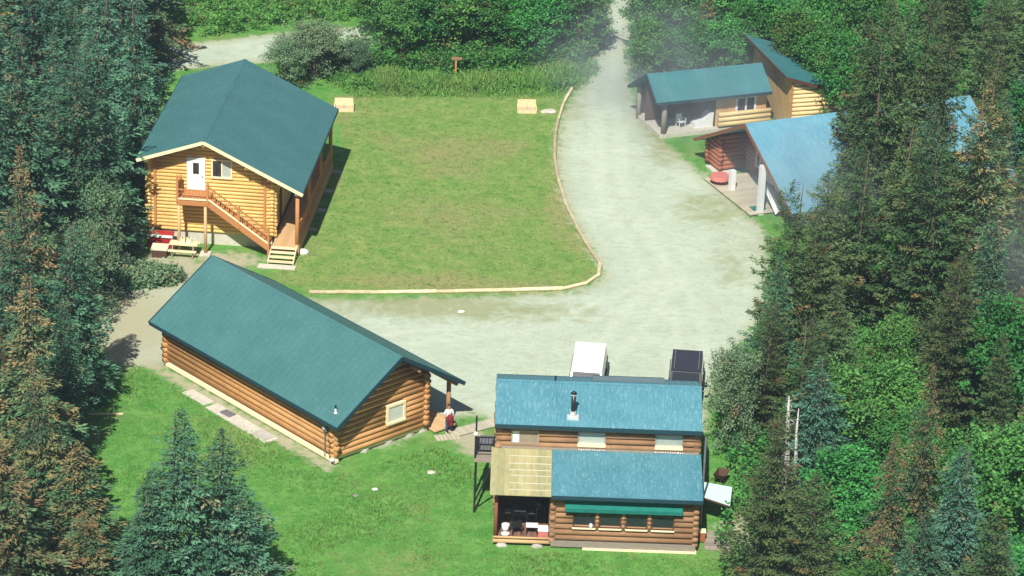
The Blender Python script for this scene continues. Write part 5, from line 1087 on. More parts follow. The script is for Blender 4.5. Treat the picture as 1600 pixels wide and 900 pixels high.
s = MB(); s.beam((.1, -.6, 0), (.0, -.5, .5), .04, .04); s.beam((.1, .7, 0), (0, .7, 1.0), .04, .04); s.build('prop', 'grey_lumber', tb)
mtg = thing('door_mat', 'teal mat on the porch boards under the white sheet', 'mat', le(.1, -2.2, .185), .423)
MB().box(-.45, .45, -.35, .35, 0, .02).build('mat', 'green_awning', mtg)
gr = thing('garden_table', 'table under a faded pink cloth at the corner of the blue lodge porch', 'table', le(-.3, 2.35, .0), .423)
s = MB(); s.cyl((0, 0, .70), (0, 0, .76), .62, .60, 14); s.cyl((0, 0, .5), (0, 0, .70), .66, .62, 14); s.build('tablecloth', 'pink', gr)
s = MB(); s.cyl((0, 0, 0), (0, 0, .7), .05, .05); s.cyl((0, 0, 0), (0, 0, .04), .3, .28); s.build('pedestal', 'dark_wood', gr)

# ------------------------------------------------------------ porch cabin with shed-roofed tower behind it
D = thing('log_cabin', 'low cabin with a sea-green roof and open shaded porch where the drive narrows', 'cabin', (9.098, 199.723, 0), .373)
DE, DK, DRZ, DL = 2.674, 1.873, 4.048, 8.342; sl_ = (DRZ-DE)/DK
roof_slab(D, [(0, 0, DE), (DL, 0, DE), (DL, DK, DRZ), (0, DK, DRZ)], .14, 'roof_d', .45)
roof_slab(D, [(0, 4.9, 2.2), (DL, 4.9, 2.2), (DL, DK+.002, DRZ-.001), (0, DK+.002, DRZ-.001)], .14, 'roof_d', .45)
ridge_cap(D, 'roof_d', (-.01, DK, DRZ), (DL, DK, DRZ), (0, -1, -sl_), (0, 1, -.6))
fb = MB(); fb.beam((-.03, 0, DE-.1), (-.03, DK, DRZ-.1), .04, .2); fb.beam((-.03, 4.9, 2.1), (-.03, DK, DRZ-.1), .04, .2); fb.each('barge_board', 'fascia', D)
w1 = MB(); m = front(.72)
n = 22
for k in range(n):
    a0 = 4.62+(8.3-4.62)*k/n; a1 = 4.62+(8.3-4.62)*(k+1)/n-.012; pbox(w1, m, a0, a1, -.03, .03+.006*(k % 2), .2, 2.62)
w1.build('board_wall', 'board', D)
window(D, m, 6.02, 7.52, 1.12, 2.30, (6.77,), 'white', 'glass', .14, .12)
hw = MB()
for z in (.58, .92, 1.26): hw.cyl((4.66, .30, z), (8.45, .30, z), .155, .15, 12)
hw.each('log_rail', 'log_pale', D, True)
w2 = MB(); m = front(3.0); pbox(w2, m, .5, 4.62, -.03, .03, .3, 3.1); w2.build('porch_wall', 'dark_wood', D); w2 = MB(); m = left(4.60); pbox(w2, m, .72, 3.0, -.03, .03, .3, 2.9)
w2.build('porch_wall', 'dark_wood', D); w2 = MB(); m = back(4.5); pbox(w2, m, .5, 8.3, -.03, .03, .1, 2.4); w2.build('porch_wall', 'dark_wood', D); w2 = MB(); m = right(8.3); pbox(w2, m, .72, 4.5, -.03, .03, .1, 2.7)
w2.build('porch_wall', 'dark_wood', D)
fl = MB(); fl.box(.45, 8.4, .30, 4.4, .0, .28); fl.build('porch_floor', 'concrete', D)
pst = MB(); pst.cyl((.80, .50, .28), (.80, .50, 2.7), .19, .17, 12, wob=.1); pst.cyl((.55, 4.2, .0), (.55, 4.2, 2.4), .16, .15, 12, wob=.1); pst.each('porch_post', 'grey_lumber', D, True)
bn = MB(); bn.cyl((.62, .25, 2.50), (4.6, .25, 2.50), .11, .11, 10); bn.build('porch_beam', 'grey_lumber', D, True)
Md = Matrix.Translation((9.098, 199.723, 0)) @ Matrix.Rotation(.373, 4, 'Z')
def ld(x, y, z=0): return tuple(Md @ Vector((x, y, z)))
chair(ld(2.35, 1.25, .28), .5, 'white plastic chair on the shaded porch of the low cabin')
cv = thing('covered_lounger', 'lounger under a white dust sheet at the right end of the low cabin\'s porch', 'lounger', ld(3.95, 1.15, .28), .373)
s = MB(); s.prism([(-.8, -.35, 0), (.55, -.35, 0), (.58, -.35, 1.0), (.35, -.35, .98), (-.05, -.35, .5), (-.75, -.35, .32)], (0, .75, 0)); s.build('dust_sheet', 'white', cv)
MB().box(-.75, .5, -.3, .35, -.0, .05).build('base', 'grey_lumber', cv)

T_ = thing('log_tower', 'tall shed-roofed log block with diagonal siding, rising behind the low porch cabin', 'tower', (17.613, 201.337, 0), .279)
TW, TH, TL, TD = 4.042, 4.292, 3.0, 8.49; ts = (TH-TL)/TW
rt = MB(); P = [(0, 0, TH), (TW, 0, TL), (TW, TD, TL), (0, TD, TH)]; P = [Vector(p) for p in P]
rt.add(P+[p+Vector((0, 0, -.14)) for p in P], [(0, 1, 2, 3), (7, 6, 5, 4), (0, 4, 5, 1), (1, 5, 6, 2), (2, 6, 7, 3), (3, 7, 4, 0)], .5)
for i in range(1, 19): y = TD*i/19; rt.beam((0, y, TH+.012), (TW, y, TL+.012), .035, .03)
r_o = rt.build('roof', 'roof_d', T_)
fb = MB(); fb.beam((0, -.03, TH-.14), (TW, -.03, TL-.14), .05, .22); fb.beam((-.03, 0, TH-.1), (-.03, TD, TH-.1), .05, .2); fb.beam((TW+.03, 0, TL-.1), (TW+.03, TD, TL-.1), .05, .2); fb.each('fascia', 'dark_wood', r_o)
def limT(z): return (-9, (TH-.22-z)/ts)
w3 = MB(); m = front(.45); log_wall(w3, m, .62, 3.78, .1, 4.0, lambda z: (.62, min(3.78, (TH-.22-z)/ts)), .15, .0); core(w3, m, [(.62, .05), (3.78, .05), (3.78, 2.85), (.62, 3.9)])
w3.build('wall', 'log_pale', T_, True)
sd2 = MB(); m = left(.58)
k = -2.6
for k in range(-10, 34):
    # diagonal boards clipped to the wall rectangle y .45..8.0 , z .1..3.95
    a = .45+k*.24; pts = []
    def clipseg(a):
        y0, z0 = a, .1; y1, z1 = a+3.85*.9, 3.95
        if y1 < .45 or y0 > 8.0: return None
        if y0 < .45: t = (.45-y0)/(y1-y0); z0 = .1+t*3.85; y0 = .45
        if y1 > 8.0: t = (8.0-a)/(a+3.85*.9-a); z1 = .1+t*3.85; y1 = 8.0
        return (y0, z0, y1, z1)
    q = clipseg(a)
    if q: sd2.beam(m(q[0], 0, q[1]), m(q[2], 0, q[3]), .17, .02, (1, 0, 0))
pbox(sd2, m, .45, 8.0, -.06, -.012, .05, 3.97)
sd2.build('diagonal_siding', 'siding', T_)
w4 = MB(); m = right(3.78); pbox(w4, m, .45, 8.0, -.05, .0, .05, 2.85); w4.build('plain_wall', 'siding', T_); w4 = MB(); m = back(8.0); pbox(w4, m, .6, 3.78, -.05, 0, .05, 2.85)
w4.build('plain_wall', 'siding', T_)
tr = MB(); tr.beam((.60, .28, .0), (.60, .28, 3.85), .10, .10); tr.beam((3.84, .28, .0), (3.84, .28, 2.85), .10, .10); tr.each('corner_trim', 'deck_orange', T_)
MB().prism([(3.9, .5, 0), (3.9, .5, 1.5), (5.2, .5, .2), (5.2, .5, 0)], (0, .08, 0)).build('wing_wall', 'siding', T_)

# ------------------------------------------------------------ vehicles
def vehicle(name, label, cat, loc, rz, paint, L_, Wd, H, kind):
    """front faces -y; origin at ground centre"""
    V = thing(name, label, cat, loc, rz)
    hw = Wd/2; y0, y1 = -L_/2, L_/2
    hood = 1.05 if kind == 'van' else 1.25; belt = H*.58; gc = .32
    prof = [(y0+.06, gc), (y0, gc+.22), (y0+.05, belt-.30), (y0+.25, belt-.16), (y0+hood, belt), (y1-.04, belt), (y1, belt-.3), (y1, gc+.1), (y1-.1, gc)]
    b = MB(); n = len(prof)
    cols = [(-hw+.08, .0), (-hw, .04), (hw, .04), (hw-.08, .0)]
    v = []; f = []
    for x, ins in ((-hw+.10, .05), (-hw, 0), (hw, 0), (hw-.10, .05)):
        for (y, z) in prof: v.append((x, y*(1-ins*.2), z+(ins*.0)))
    for c in range(3):
        for i in range(n): f.append((c*n+i, c*n+(i+1) % n, (c+1)*n+(i+1) % n, (c+1)*n+i))
    f += [tuple(range(n)), tuple(range(3*n, 4*n))]
    b.add(v, f, .5); body = b.build('body', paint, V, True)
    # greenhouse + roof, tapered
    g = MB(); gy0 = y0+hood-.02; gy1 = y1-.05; tz = H-.06; ty0 = gy0+(.62 if kind == 'van' else .70); ty1 = gy1-(.12 if kind == 'van' else .22); tw = hw-.14
    bot = [(-hw+.04, gy0, belt), (hw-.04, gy0, belt), (hw-.04, gy1, belt), (-hw+.04, gy1, belt)]
    top = [(-tw, ty0, tz), (tw, ty0, tz), (tw, ty1, tz), (-tw, ty1, tz)]
    g.add(bot+top, [(0, 1, 5, 4), (1, 2, 6, 5), (2, 3, 7, 6), (3, 0, 4, 7), (0, 3, 2, 1), (4, 5, 6, 7)], .5); cabn = g.build('cabin', paint, V)
    r = MB(); rr = [(-tw-.02, ty0-.03), (tw+.02, ty0-.03), (tw+.02, ty1+.03), (-tw-.02, ty1+.03)]; r2_ = [(-tw+.12, ty0+.12), (tw-.12, ty0+.12), (tw-.12, ty1-.12), (-tw+.12, ty1-.12)]
    r.add([(x, y, tz-.01) for x, y in rr]+[(x, y, tz+.03) for x, y in rr]+[(x, y, tz+.06) for x, y in r2_],
          [(0, 1, 5, 4), (1, 2, 6, 5), (2, 3, 7, 6), (3, 0, 4, 7), (4, 5, 9, 8), (5, 6, 10, 9), (6, 7, 11, 10), (7, 4, 8, 11), (8, 9, 10, 11), (3, 2, 1, 0)], .5)
    roof = r.build('roof', paint, V)
    if kind == 'suv':
        k = MB()
        for x in (-tw+.14, tw-.14): k.beam((x, ty0+.3, tz+.11), (x, ty1-.3, tz+.11), .04, .04); k.beam((x, ty0+.3, tz+.05), (x, ty0+.3, tz+.11), .04, .04); k.beam((x, ty1-.3, tz+.05), (x, ty1-.3, tz+.11), .04, .04)
        k.build('roof_rack', 'grey_metal', roof)
    B_ = [Vector(p) for p in bot]; T2 = [Vector(p) for p in top]
    def pane(name, i, j, u0, u1, v0, v1, out):
        P_ = []
        for u, v_ in ((u0, v0), (u1, v0), (u1, v1), (u0, v1)):
            P_.append(B_[i].lerp(B_[j], u).lerp(T2[i].lerp(T2[j], u), v_)+Vector(out)*.008)
        mm = MB(); mm.prism(P_, Vector(out)*.012); return mm.build(name, 'glass', cabn)
    pane('windshield', 0, 1, .06, .94, .10, .92, (0, -1, .6)); pane('rear_window', 3, 2, .1, .9, .2, .9, (0, 1, .2))
    for u0, u1 in ((.10, .34), (.37, .62), (.65, .92)):
        pane('side_window', 1, 2, u0, u1, .15, .88, (1, 0, .1)); pane('side_window', 0, 3, u0, u1, .15, .88, (-1, 0, .1))
    for sx in (-1, 1):
        for y in (y0+.85, y1-.85):
            w_ = MB(); w_.cyl((sx*(hw-.20), y, .34), (sx*(hw+.01), y, .34), .34, .34, 18); wo = w_.build('wheel', 'tyre', V)
            MB().cyl((sx*(hw+.012), y, .34), (sx*(hw+.02), y, .34), .19, .17, 12).build('rim', 'grey_metal', wo)
        h = MB(); h.box(sx*hw*.62-.18, sx*hw*.62+.18, y0-.015, y0+.05, gc+.30, gc+.48); h.build('headlight', 'lamp', V)
        h = MB(); h.box(sx*(hw-.10)-.08, sx*(hw-.10)+.08, y1-.02, y1+.02, belt-.42, belt-.12); h.build('taillight', 'taillamp', V)
        mr = MB(); mr.box(min(sx*(hw+.04), sx*(hw+.26)), max(sx*(hw+.04), sx*(hw+.26)), gy0+.22, gy0+.32, belt+.02, belt+.28); mr.beam((sx*(hw-.06), gy0+.27, belt+.03), (sx*(hw+.08), gy0+.27, belt+.06), .04, .04); mr.build('mirror', 'black', V)
    bm_ = MB(); bm_.box(-hw+.05, hw-.05, y0-.08, y0+.02, gc+.02, gc+.22); bm_.box(-hw+.05, hw-.05, y1-.02, y1+.08, gc+.02, gc+.22); bm_.build('bumper', 'grey_metal', V)
    MB().box(-.42, .42, y0-.02, y0+.03, gc+.30, gc+.50).build('grille', 'black', V)
    return V
vehicle('parked_van', 'white van with a plain white roof parked on the gravel behind the front lodge', 'van', (4.32, 160.75, .004), -.075, 'car_white', 5.5, 1.95, 1.95, 'van')
vehicle('parked_car', 'charcoal sport utility car parked on the gravel at the edge of the trees', 'car', (9.75, 160.95, .004), -.075, 'car_dark', 4.9, 1.9, 1.78, 'suv')

# ------------------------------------------------------------ small things
def crate(loc, label):
    c = thing('pit_box', label, 'wooden box', loc, .06, 'open wooden boxes at the far end of the lawn')
    s = MB()
    s.box(-.62, .62, .38, .46, 0, .62); s.box(-.66, -.58, -.55, .38, 0, .30); s.box(.58, .66, -.55, .38, 0, .30); s.box(-.62, .62, -.62, -.54, 0, .22)
    s.build('frame', 'lumber', c)
    MB().box(-.57, .57, -.54, .37, 0, .12).build('sand', 'sand', c)
    MB().cyl((0, 0, .1), (0, -.04, .42), .016, .016, 8).build('stake', 'grey_metal', c)
crate((-11.75, 203.6, 0), 'open wooden box on the lawn touching the two-storey cabin\'s roof corner in view')
crate((.55, 204.6, 0), 'open wooden box on the lawn near the border log and drive')
bp_ = thing('post_sign', 'wooden post with a short crossboard in the shade under the alders', 'post', (-4.45, 210.6, 0))
MB().box(-.06, .06, -.06, .06, 0, 1.35).build('post', 'deck_orange', bp_); s = MB(); s.box(-.32, .42, -.10, -.06, 1.30, 1.50); s.build('crossboard', 'log_brown', bp_)
def simple(name, mb, mat, loc, rz, label, cat, smooth=False):
    o = mb.build(name, mat, None, smooth); o.location = loc; o.rotation_euler.z = rz; return tag(o, label, cat)
s = MB(); s.ball((0, 0, .1), .30, 10, 7, sz=(1.1, .9, .65), wob=.25); simple('rock', s, 'tarp', (-12.66, 178.8, 0), 0, 'white rock on the grass beside the two-storey cabin\'s porch steps', 'rock')
s = MB(); s.ball((0, 0, .02), .22, 9, 6, sz=(1.2, .9, .3), wob=.2); simple('rock', s, 'concrete', (-3.85, 150.5, 0), .3, 'flat pale stone on the meadow between the long cabin and the lodge', 'rock')
s = MB(); s.ball((0, 0, .04), .12, 9, 6, sz=(1.2, .9, .7), wob=.3); simple('rock', s, 'stone', (-7.66, 147.5, 0), .3, 'small grey stone on the meadow, lower left of a white one', 'rock')
s = MB(); s.ball((0, 0, .04), .12, 9, 6, sz=(1.4, .8, .6), wob=.3); simple('rock', s, 'tarp', (-6.68, 148.3, 0), .3, 'small white stone on the meadow in front of the long cabin gable', 'rock')
s = MB(); s.ball((0, 0, .05), .16, 9, 6, sz=(1.3, .9, .5), wob=.3); simple('rock', s, 'tarp', (-2.9, 171.0, 0), .3, 'small white stone just outside the border log on the weedy gravel', 'rock')
s = MB(); s.ball((0, 0, .05), .45, 10, 6, sz=(1.3, .9, .25), wob=.35); simple('rock', s, 'concrete', (2.0, 204.4, 0), .3, 'flat pale stone slab on the lawn between wooden box and border log', 'rock')
s = MB(); s.box(-.95, .95, -.07, .07, 0, .05); simple('plank', s, 'lumber', (-21.6, 155.9, .02), .10, 'pale plank lying in the meadow below the dirt yard', 'plank')
mk = thing('marker_post', 'short white marker post at the meadow edge beside the rusty spruces', 'post', (-23.55, 152.3, 0))
MB().box(-.09, .09, -.04, .04, 0, .62).build('post', 'white', mk); MB().box(-.1, .1, -.06, .06, .0, .03).build('base', 'grey_metal', mk)
bw = thing('boardwalk', 'pale plank boardwalk running from the long cabin porch behind the lodge', 'boardwalk', (-2.95, 155.0, 0), .60)
s = MB()
for k in range(19): s.box(k*.16, k*.16+.15, -.42+.02*RNG.random(), .42, .06, .10)
s.build('plank', 'deck_pale', bw); s = MB(); s.box(0, 3.0, -.36, -.28, 0, .06); s.box(0, 3.0, .28, .36, 0, .06); s.build('joist', 'grey_lumber', bw)
bp2 = MB()
for k in range(6): bp2.beam((k*.22, 0, .03), (k*.22, .62, .03), .19, .05)
simple('step_board', bp2, 'deck_pale', (-3.6, 154.2, .0), .3, 'small board landing on the ground in front of the standing person', 'boards')
# picnic table etc. near the two-storey cabin
pk = thing('picnic_table', 'weathered wooden picnic table with benches by the two-storey cabin\'s left corner', 'picnic table', (-19.75, 177.95, 0), -.08)
s = MB()
for k in range(5): s.box(-.85, .85, -.36+k*.145, -.36+k*.145+.13, .72, .76)
s.build('table_top', 'lumber', pk)
for y in (-.72, .58): 
    s = MB(); s.box(-.85, .85, y, y+.13, .43, .47); s.box(-.85, .85, y+.14, y+.27, .43, .47); s.build('bench', 'lumber', pk)
for x in (-.62, .62):
    s = MB(); s.beam((x, -.25, .72), (x, -.62, 0), .06, .10); s.beam((x, .25, .72), (x, .62, 0), .06, .10); s.beam((x, -.68, .40), (x, .80, .40), .05, .10); s.build('leg', 'grey_lumber', pk)
def bucket(loc, label):
    c = thing('crock', label, 'pot', loc, 0, 'pots on the picnic table')
    MB().box(-.15, .15, -.15, .15, 0, .28).build('body', 'cream', c, False); MB().cyl((0, 0, .281), (0, 0, .30), .07, .07, 10).build('opening', 'black', c)
bucket((-19.45, 178.05, .76), 'cream pot on the picnic table, nearer the stairs')
bucket((-19.83, 178.02, .76), 'cream pot on the picnic table, farther from the stairs')
ch_ = thing('storage_chest', 'dark red chest with a white-edged lid beside the two-storey cabin wall', 'chest', (-21.25, 179.1, 0), -.08)
MB().box(-.72, .72, -.35, .35, .05, .80).build('body', 'red', ch_); s = MB(); s.box(-.76, .76, -.40, .40, .80, .86); s.build('lid', 'red', ch_); MB().box(-.78, .78, -.44, -.402, .74, .90).build('lid_edge', 'white', ch_)
bx_ = thing('firewood_box', 'low wooden bin with a slanted pale lid left of the picnic table', 'bin', (-21.15, 177.6, 0), -.08)
MB().box(-.45, .45, -.3, .3, 0, .5).build('body', 'dark_wood', bx_); s = MB(); s.prism([(-.5, -.34, .48), (.5, -.34, .48), (.5, .36, .62), (-.5, .36, .62)], (0, 0, .05)); s.build('lid', 'porch_batten', bx_)
tp = thing('tarp_pile', 'heap under a crumpled white tarpaulin behind the shed-roofed tower corner', 'covered pile', (22.9, 206.5, 0))
s = MB(); s.ball((0, 0, .35), .9, 16, 9, sz=(1.2, .8, .75), wob=.28); s.build('tarp', 'tarp', tp)
s = MB(); s.ball((.95, -.5, .25), .6, 12, 7, sz=(1.4, .7, .6), wob=.3); s.build('tarp_corner', 'tarp', tp)
# ------------------------------------------------------------ person
def skin_mesh(name, joints, edges, mat, parent, sub=2):
    me = bpy.data.meshes.new(name+'_src'); me.from_pydata([j[0] for j in joints], edges, []); o = bpy.data.objects.new(name+'_src', me); C.objects.link(o)
    mo = o.modifiers.new('s', 'SKIN'); sv = me.skin_vertices[0].data if me.skin_vertices else None
    if sv is None:
        bpy.context.view_layer.update(); sv = me.skin_vertices[0].data
    for i, j in enumerate(joints): sv[i].radius = j[1] if isinstance(j[1], tuple) else (j[1], j[1]); sv[i].use_root = (i == 0)
    mo.use_smooth_shade = True; ms = o.modifiers.new('u', 'SUBSURF'); ms.levels = sub; ms.render_levels = sub
    dg = bpy.context.evaluated_depsgraph_get(); dg.update(); r = bpy.data.meshes.new_from_object(o.evaluated_get(dg)); bpy.data.objects.remove(o)
    r.materials.clear(); r.materials.append(MAT[mat]); r.name = name; q = bpy.data.objects.new(name, r); C.objects.link(q); q.parent = parent; return q
pr_ = thing('person', 'person in white shirt and blue jeans holding a maroon bundle by the cabin porch post', 'person', (-3.12, 155.15, 0), .35)
J = [((0, 0, .92), (.13, .10)), ((0, 0, 1.08), (.125, .095)), ((0, -.01, 1.30), (.155, .105)), ((0, -.01, 1.42), (.10, .07)), ((0, -.01, 1.50), .052), ((0, -.03, 1.60), (.078, .092)), ((0, -.03, 1.70), (.072, .088)),
     ((-.18, -.01, 1.39), .058), ((-.25, -.04, 1.13), .043), ((-.10, -.22, 1.08), .034),
     ((.18, -.01, 1.39), .058), ((.25, -.05, 1.13), .043), ((.12, -.24, 1.06), .034),
     ((-.095, 0, .84), .088), ((-.11, -.03, .48), .058), ((-.12, .02, .09), .040), ((-.13, -.13, .04), .036),
     ((.095, 0, .84), .088), ((.12, -.02, .48), .058), ((.15, .03, .09), .040), ((.16, -.12, .04), .036)]
Ed = [(0, 1), (1, 2), (2, 3), (3, 4), (4, 5), (5, 6), (3, 7), (7, 8), (8, 9), (3, 10), (10, 11), (11, 12), (0, 13), (13, 14), (14, 15), (15, 16), (0, 17), (17, 18), (18, 19), (19, 20)]
skin_mesh('body', J, Ed, 'skin', pr_)
sh = [((0, 0, 1.0), (.155, .125)), ((0, 0, 1.10), (.15, .12)), ((0, -.01, 1.30), (.178, .13)), ((0, -.01, 1.42), (.12, .09)), ((-.18, -.01, 1.38), .076), ((-.245, -.03, 1.16), .060), ((.18, -.01, 1.38), .076), ((.245, -.04, 1.16), .060)]
skin_mesh('shirt', sh, [(0, 1), (1, 2), (2, 3), (3, 4), (4, 5), (3, 6), (6, 7)], 'shirt', pr_)
jn = [((0, 0, .96), (.145, .115)), ((-.095, 0, .82), .100), ((-.11, -.03, .48), .072), ((-.12, .02, .12), .060), ((.095, 0, .82), .100), ((.12, -.02, .48), .072), ((.15, .03, .12), .060)]
skin_mesh('jeans', jn, [(0, 1), (1, 2), (2, 3), (0, 4), (4, 5), (5, 6)], 'jeans', pr_)
h = MB(); h.ball((0, -.01, 1.70), .105, 14, 8, sz=(.92, 1.0, .82)); h.ball((0, .03, 1.60), .09, 12, 8, sz=(.95, .8, 1.0)); h.build('hair', 'hair', pr_, True)
f_ = MB()
for x in (-.033, .033): f_.ball((x, -.118, 1.645), .011, 6, 4)
f_.build('eye', 'black', pr_); n_ = MB(); n_.prism([(-.012, -.118, 1.60), (.012, -.118, 1.60), (0, -.118, 1.64)], (0, -.022, -.004)); n_.build('nose', 'skin', pr_)
MB().box(-.024, .024, -.125, -.112, 1.570, 1.578).build('mouth', 'pink', pr_)
e_ = MB(); e_.ball((-.088, -.02, 1.62), .022, 6, 5, sz=(.5, 1, 1.3)); e_.ball((.088, -.02, 1.62), .022, 6, 5, sz=(.5, 1, 1.3)); e_.build('ear', 'skin', pr_)
for sx, x0, y0, z0 in ((-1, -.10, -.22, 1.08), (1, .12, -.24, 1.06)):
    hd = MB(); hd.ball((x0, y0-.03, z0), .045, 8, 6, sz=(1, 1.1, .55))
    for k in range(4): a = -.03+.02*k; hd.tube([(x0+a, y0-.06, z0), (x0+a*1.1-sx*.005, y0-.10-.008*(k in (1, 2)), z0-.01), (x0+a*1.1-sx*.015, y0-.115-.008*(k in (1, 2)), z0-.04)], [.010, .009, .007], 6)
    hd.tube([(x0-sx*.035, y0-.02, z0), (x0-sx*.06, y0-.05, z0+.005), (x0-sx*.06, y0-.08, z0-.01)], [.012, .010, .008], 6)
    hd.build('hand', 'skin', pr_, True)
s_ = MB()
for x, y in ((-.13, -.08), (.16, -.06)): s_.ball((x, y, .05), .09, 10, 6, sz=(.6, 1.5, .55))
s_.build('shoe', 'shoe', pr_, True)
bd = MB(); bd.ball((0, 0, 0), .20, 12, 8, sz=(1.0, .7, 1.3), wob=.15); bd.ball((.05, .0, -.28), .15, 10, 7, sz=(.9, .6, 1.2), wob=.2); o = bd.build('coat_bundle', 'maroon', None, True)
o.location = (-3.12+.08, 155.15-.28, 1.02); tag(o, 'maroon coat bundle held in front by the person at the cabin porch', 'coat')

# ------------------------------------------------------------ trees
def leafmat(name, ca, cb, cr, trans=.25, rough=.6):
    m = bpy.data.materials.new(name); m.use_nodes = True; nt = m.node_tree; b = nt.nodes['Principled BSDF']; out = nt.nodes['Material Output']
    b.inputs['Roughness'].default_value = rough; b.inputs['Specular IOR Level'].default_value = .22
    c = mixc(nt, attr(nt, 'rnd'), ca, cb); oi = N(nt, 'ShaderNodeObjectInfo')
    c = mixc(nt, attr(nt, 'rust'), c, cr)
    hs = N(nt, 'ShaderNodeHueSaturation'); nt.links.new(c, hs.inputs['Color'])
    nt.links.new(mp(nt, oi.outputs['Random'], 0, 1, .475, .525), hs.inputs['Hue'])
    r2 = mth(nt, 'FRACT', mth(nt, 'MULTIPLY', oi.outputs['Random'], 7.31)); nt.links.new(mp(nt, r2, 0, 1, .75, 1.3), hs.inputs['Value'])
    nt.links.new(hs.outputs[0], b.inputs['Base Color'])
    t = N(nt, 'ShaderNodeBsdfTranslucent'); nt.links.new(hs.outputs[0], t.inputs[0])
    mx = N(nt, 'ShaderNodeMixShader'); mx.inputs[0].default_value = trans; nt.links.new(b.outputs[0], mx.inputs[1]); nt.links.new(t.outputs[0], mx.inputs[2]); nt.links.new(mx.outputs[0], out.inputs[0])
    return m
LM = dict(spruce=leafmat('spruce needles', (.012, .052, .036), (.115, .265, .150), (.36, .24, .13), .12),
          rust=leafmat('rusty spruce needles', (.018, .050, .026), (.120, .225, .100), (.34, .20, .085), .12),
          pine=leafmat('olive pine needles', (.020, .052, .024), (.130, .205, .068), (.28, .13, .06), .12),
          alder=leafmat('alder leaves', (.016, .100, .024), (.130, .370, .080), (.20, .16, .05), .3),
          willow=leafmat('willow leaves', (.060, .135, .070), (.260, .400, .205), (.25, .18, .09), .25))
def conifer_crown(rng, H, Rm, nbr, kind):
    Ps, Ds, Ws, Ls, wd, rn, ru = [], [], [], [], [], [], []
    ph = rng.uniform(0, 6.28); limbs = []; pine = kind == 'pine'; lob = rng.uniform(0, 6.28, 4); bend = rng.normal(0, .25, 2)
    def put(p, d, W, l, w_, r, u):
        n = len(p); Ps.append(p); Ds.append(d); Ws.append(W); Ls.append(l); wd.append(w_); rn.append(np.clip(r, 0, 1)); ru.append(np.broadcast_to(u, (n,)))
    for i in range(nbr):
        t = .03+.97*((i+rng.random())/nbr)**.95; z = H*t; az = ph+i*2.39996+rng.normal(0, .35)
        wv = 1+.22*math.sin(az*2+lob[0]+t*3)+.16*math.sin(t*17+lob[1])+.12*math.sin(az*3+t*9+lob[2])
        prof = (max(0, 1-t)**.72)*min(1, .62+t*1.6) if not pine else (max(0, 1-t)**.60)*min(1, .45+t*1.9)
        L = Rm*max(.06, prof*wv)*rng.uniform(.70, 1.20)
        if rng.random() < .10: L *= .45
        out = np.array([math.cos(az), math.sin(az), 0]); side = np.array([-math.sin(az), math.cos(az), 0]); upv = np.array([0, 0, 1.])
        droop = (.40 if not pine else .10)*rng.uniform(.5, 1.4); lift = .18 if not pine else .28
        base = np.array([bend[0]*t, bend[1]*t, z]); limbs.append((base*[.3, .3, 1], base+out*L*.9+upv*(-droop+lift*.8)*L*.9, L))
        tin = rng.random(); rs = 0.
        if kind == 'rust': rs = (rng.random() < .42)*rng.uniform(.35, 1); rs = max(rs, (t > .84)*rng.uniform(.4, 1.))
        elif pine: rs = (rng.random() < .06)*rng.uniform(.3, .9)
        elif rng.random() < .07: rs = rng.uniform(.2, .6)
        if True:
            n = max(6, int(L*(34 if not pine else 56))); s = np.clip(rng.beta(1.5, 1.0, n), .06, 1); lat = rng.normal(0, .5, n)*(.16+.42*np.sin(np.pi*np.clip(s, 0, .95)**.8))*min(1, L)
            cen = base+out*(s*L)[:, None]+side*lat[:, None]+upv*(-droop*L*s**1.2+lift*L*s**2.4-.30*np.abs(lat)+rng.normal(0, .06, n))[:, None]
            ang = np.clip(lat*1.6+rng.normal(0, .45, n), -1.4, 1.4); d = out*np.cos(ang)[:, None]+side*np.sin(ang)[:, None]+np.column_stack([rng.normal(0, .15, (n, 2)), rng.normal(-.12, .28, n)]); d = norm(d)
            W = norm(np.cross(d, np.column_stack([rng.normal(0, .45, (n, 2)), np.ones(n)]))); l = rng.uniform(.14, .34, n)*min(1.1, .55+L*.3)*(1 if not pine else .8)
            put(cen, d, W, l, l*rng.uniform(.28, .5, n), tin*.40+rng.random(n)*.25+s**2*.42, rs*np.clip(s*1.4, 0, 1)*rng.uniform(.5, 1, n))
        else:
            nc = max(1, int(L*2.6))
            for q in range(nc):
                s = rng.uniform(.30, 1.0); c = base+out*s*L+side*rng.normal(0, .18*L*.5)+upv*(lift*L*s*s+rng.normal(0, .10)); k = 42; rr = rng.uniform(.16, .34)
                u = norm(rng.normal(0, 1, (k, 3))); p = c+u*(rng.random(k)**.4*rr)[:, None]*[1, 1, .65]; d = norm(u+upv*.55+out*.3+rng.normal(0, .3, (k, 3))); W = norm(np.cross(d, rng.normal(0, 1, (k, 3))))
                l = rng.uniform(.14, .27, k); put(p, d, W, l, l*.36, tin*.35+rng.random(k)*.35+.25*(u[:, 2] > 0), rs*rng.uniform(.5, 1, k))
            n = max(3, int(L*6)); s = rng.random(n); c = base+out*(s*L)[:, None]+upv*(lift*L*s*s)[:, None]+rng.normal(0, .07, (n, 3)); d = norm(out+rng.normal(0, .6, (n, 3))); put(c, d, norm(np.cross(d, rng.normal(0, 1, (n, 3)))), rng.uniform(.12, .24, n), np.full(n, .07), rng.random(n)*.4, np.full(n, .25))
    n = 16; z = H*(1-.06*rng.random(n)); d = norm(np.column_stack([rng.normal(0, .7, (n, 2)), np.full(n, .7)]))
    put(np.column_stack([rng.normal(0, .03, (n, 2))+bend, z]), d, norm(np.cross(d, rng.normal(0, 1, (n, 3)))), rng.uniform(.15, .3, n), np.full(n, .08), rng.random(n), np.full(n, .6 if kind == 'rust' else 0.))
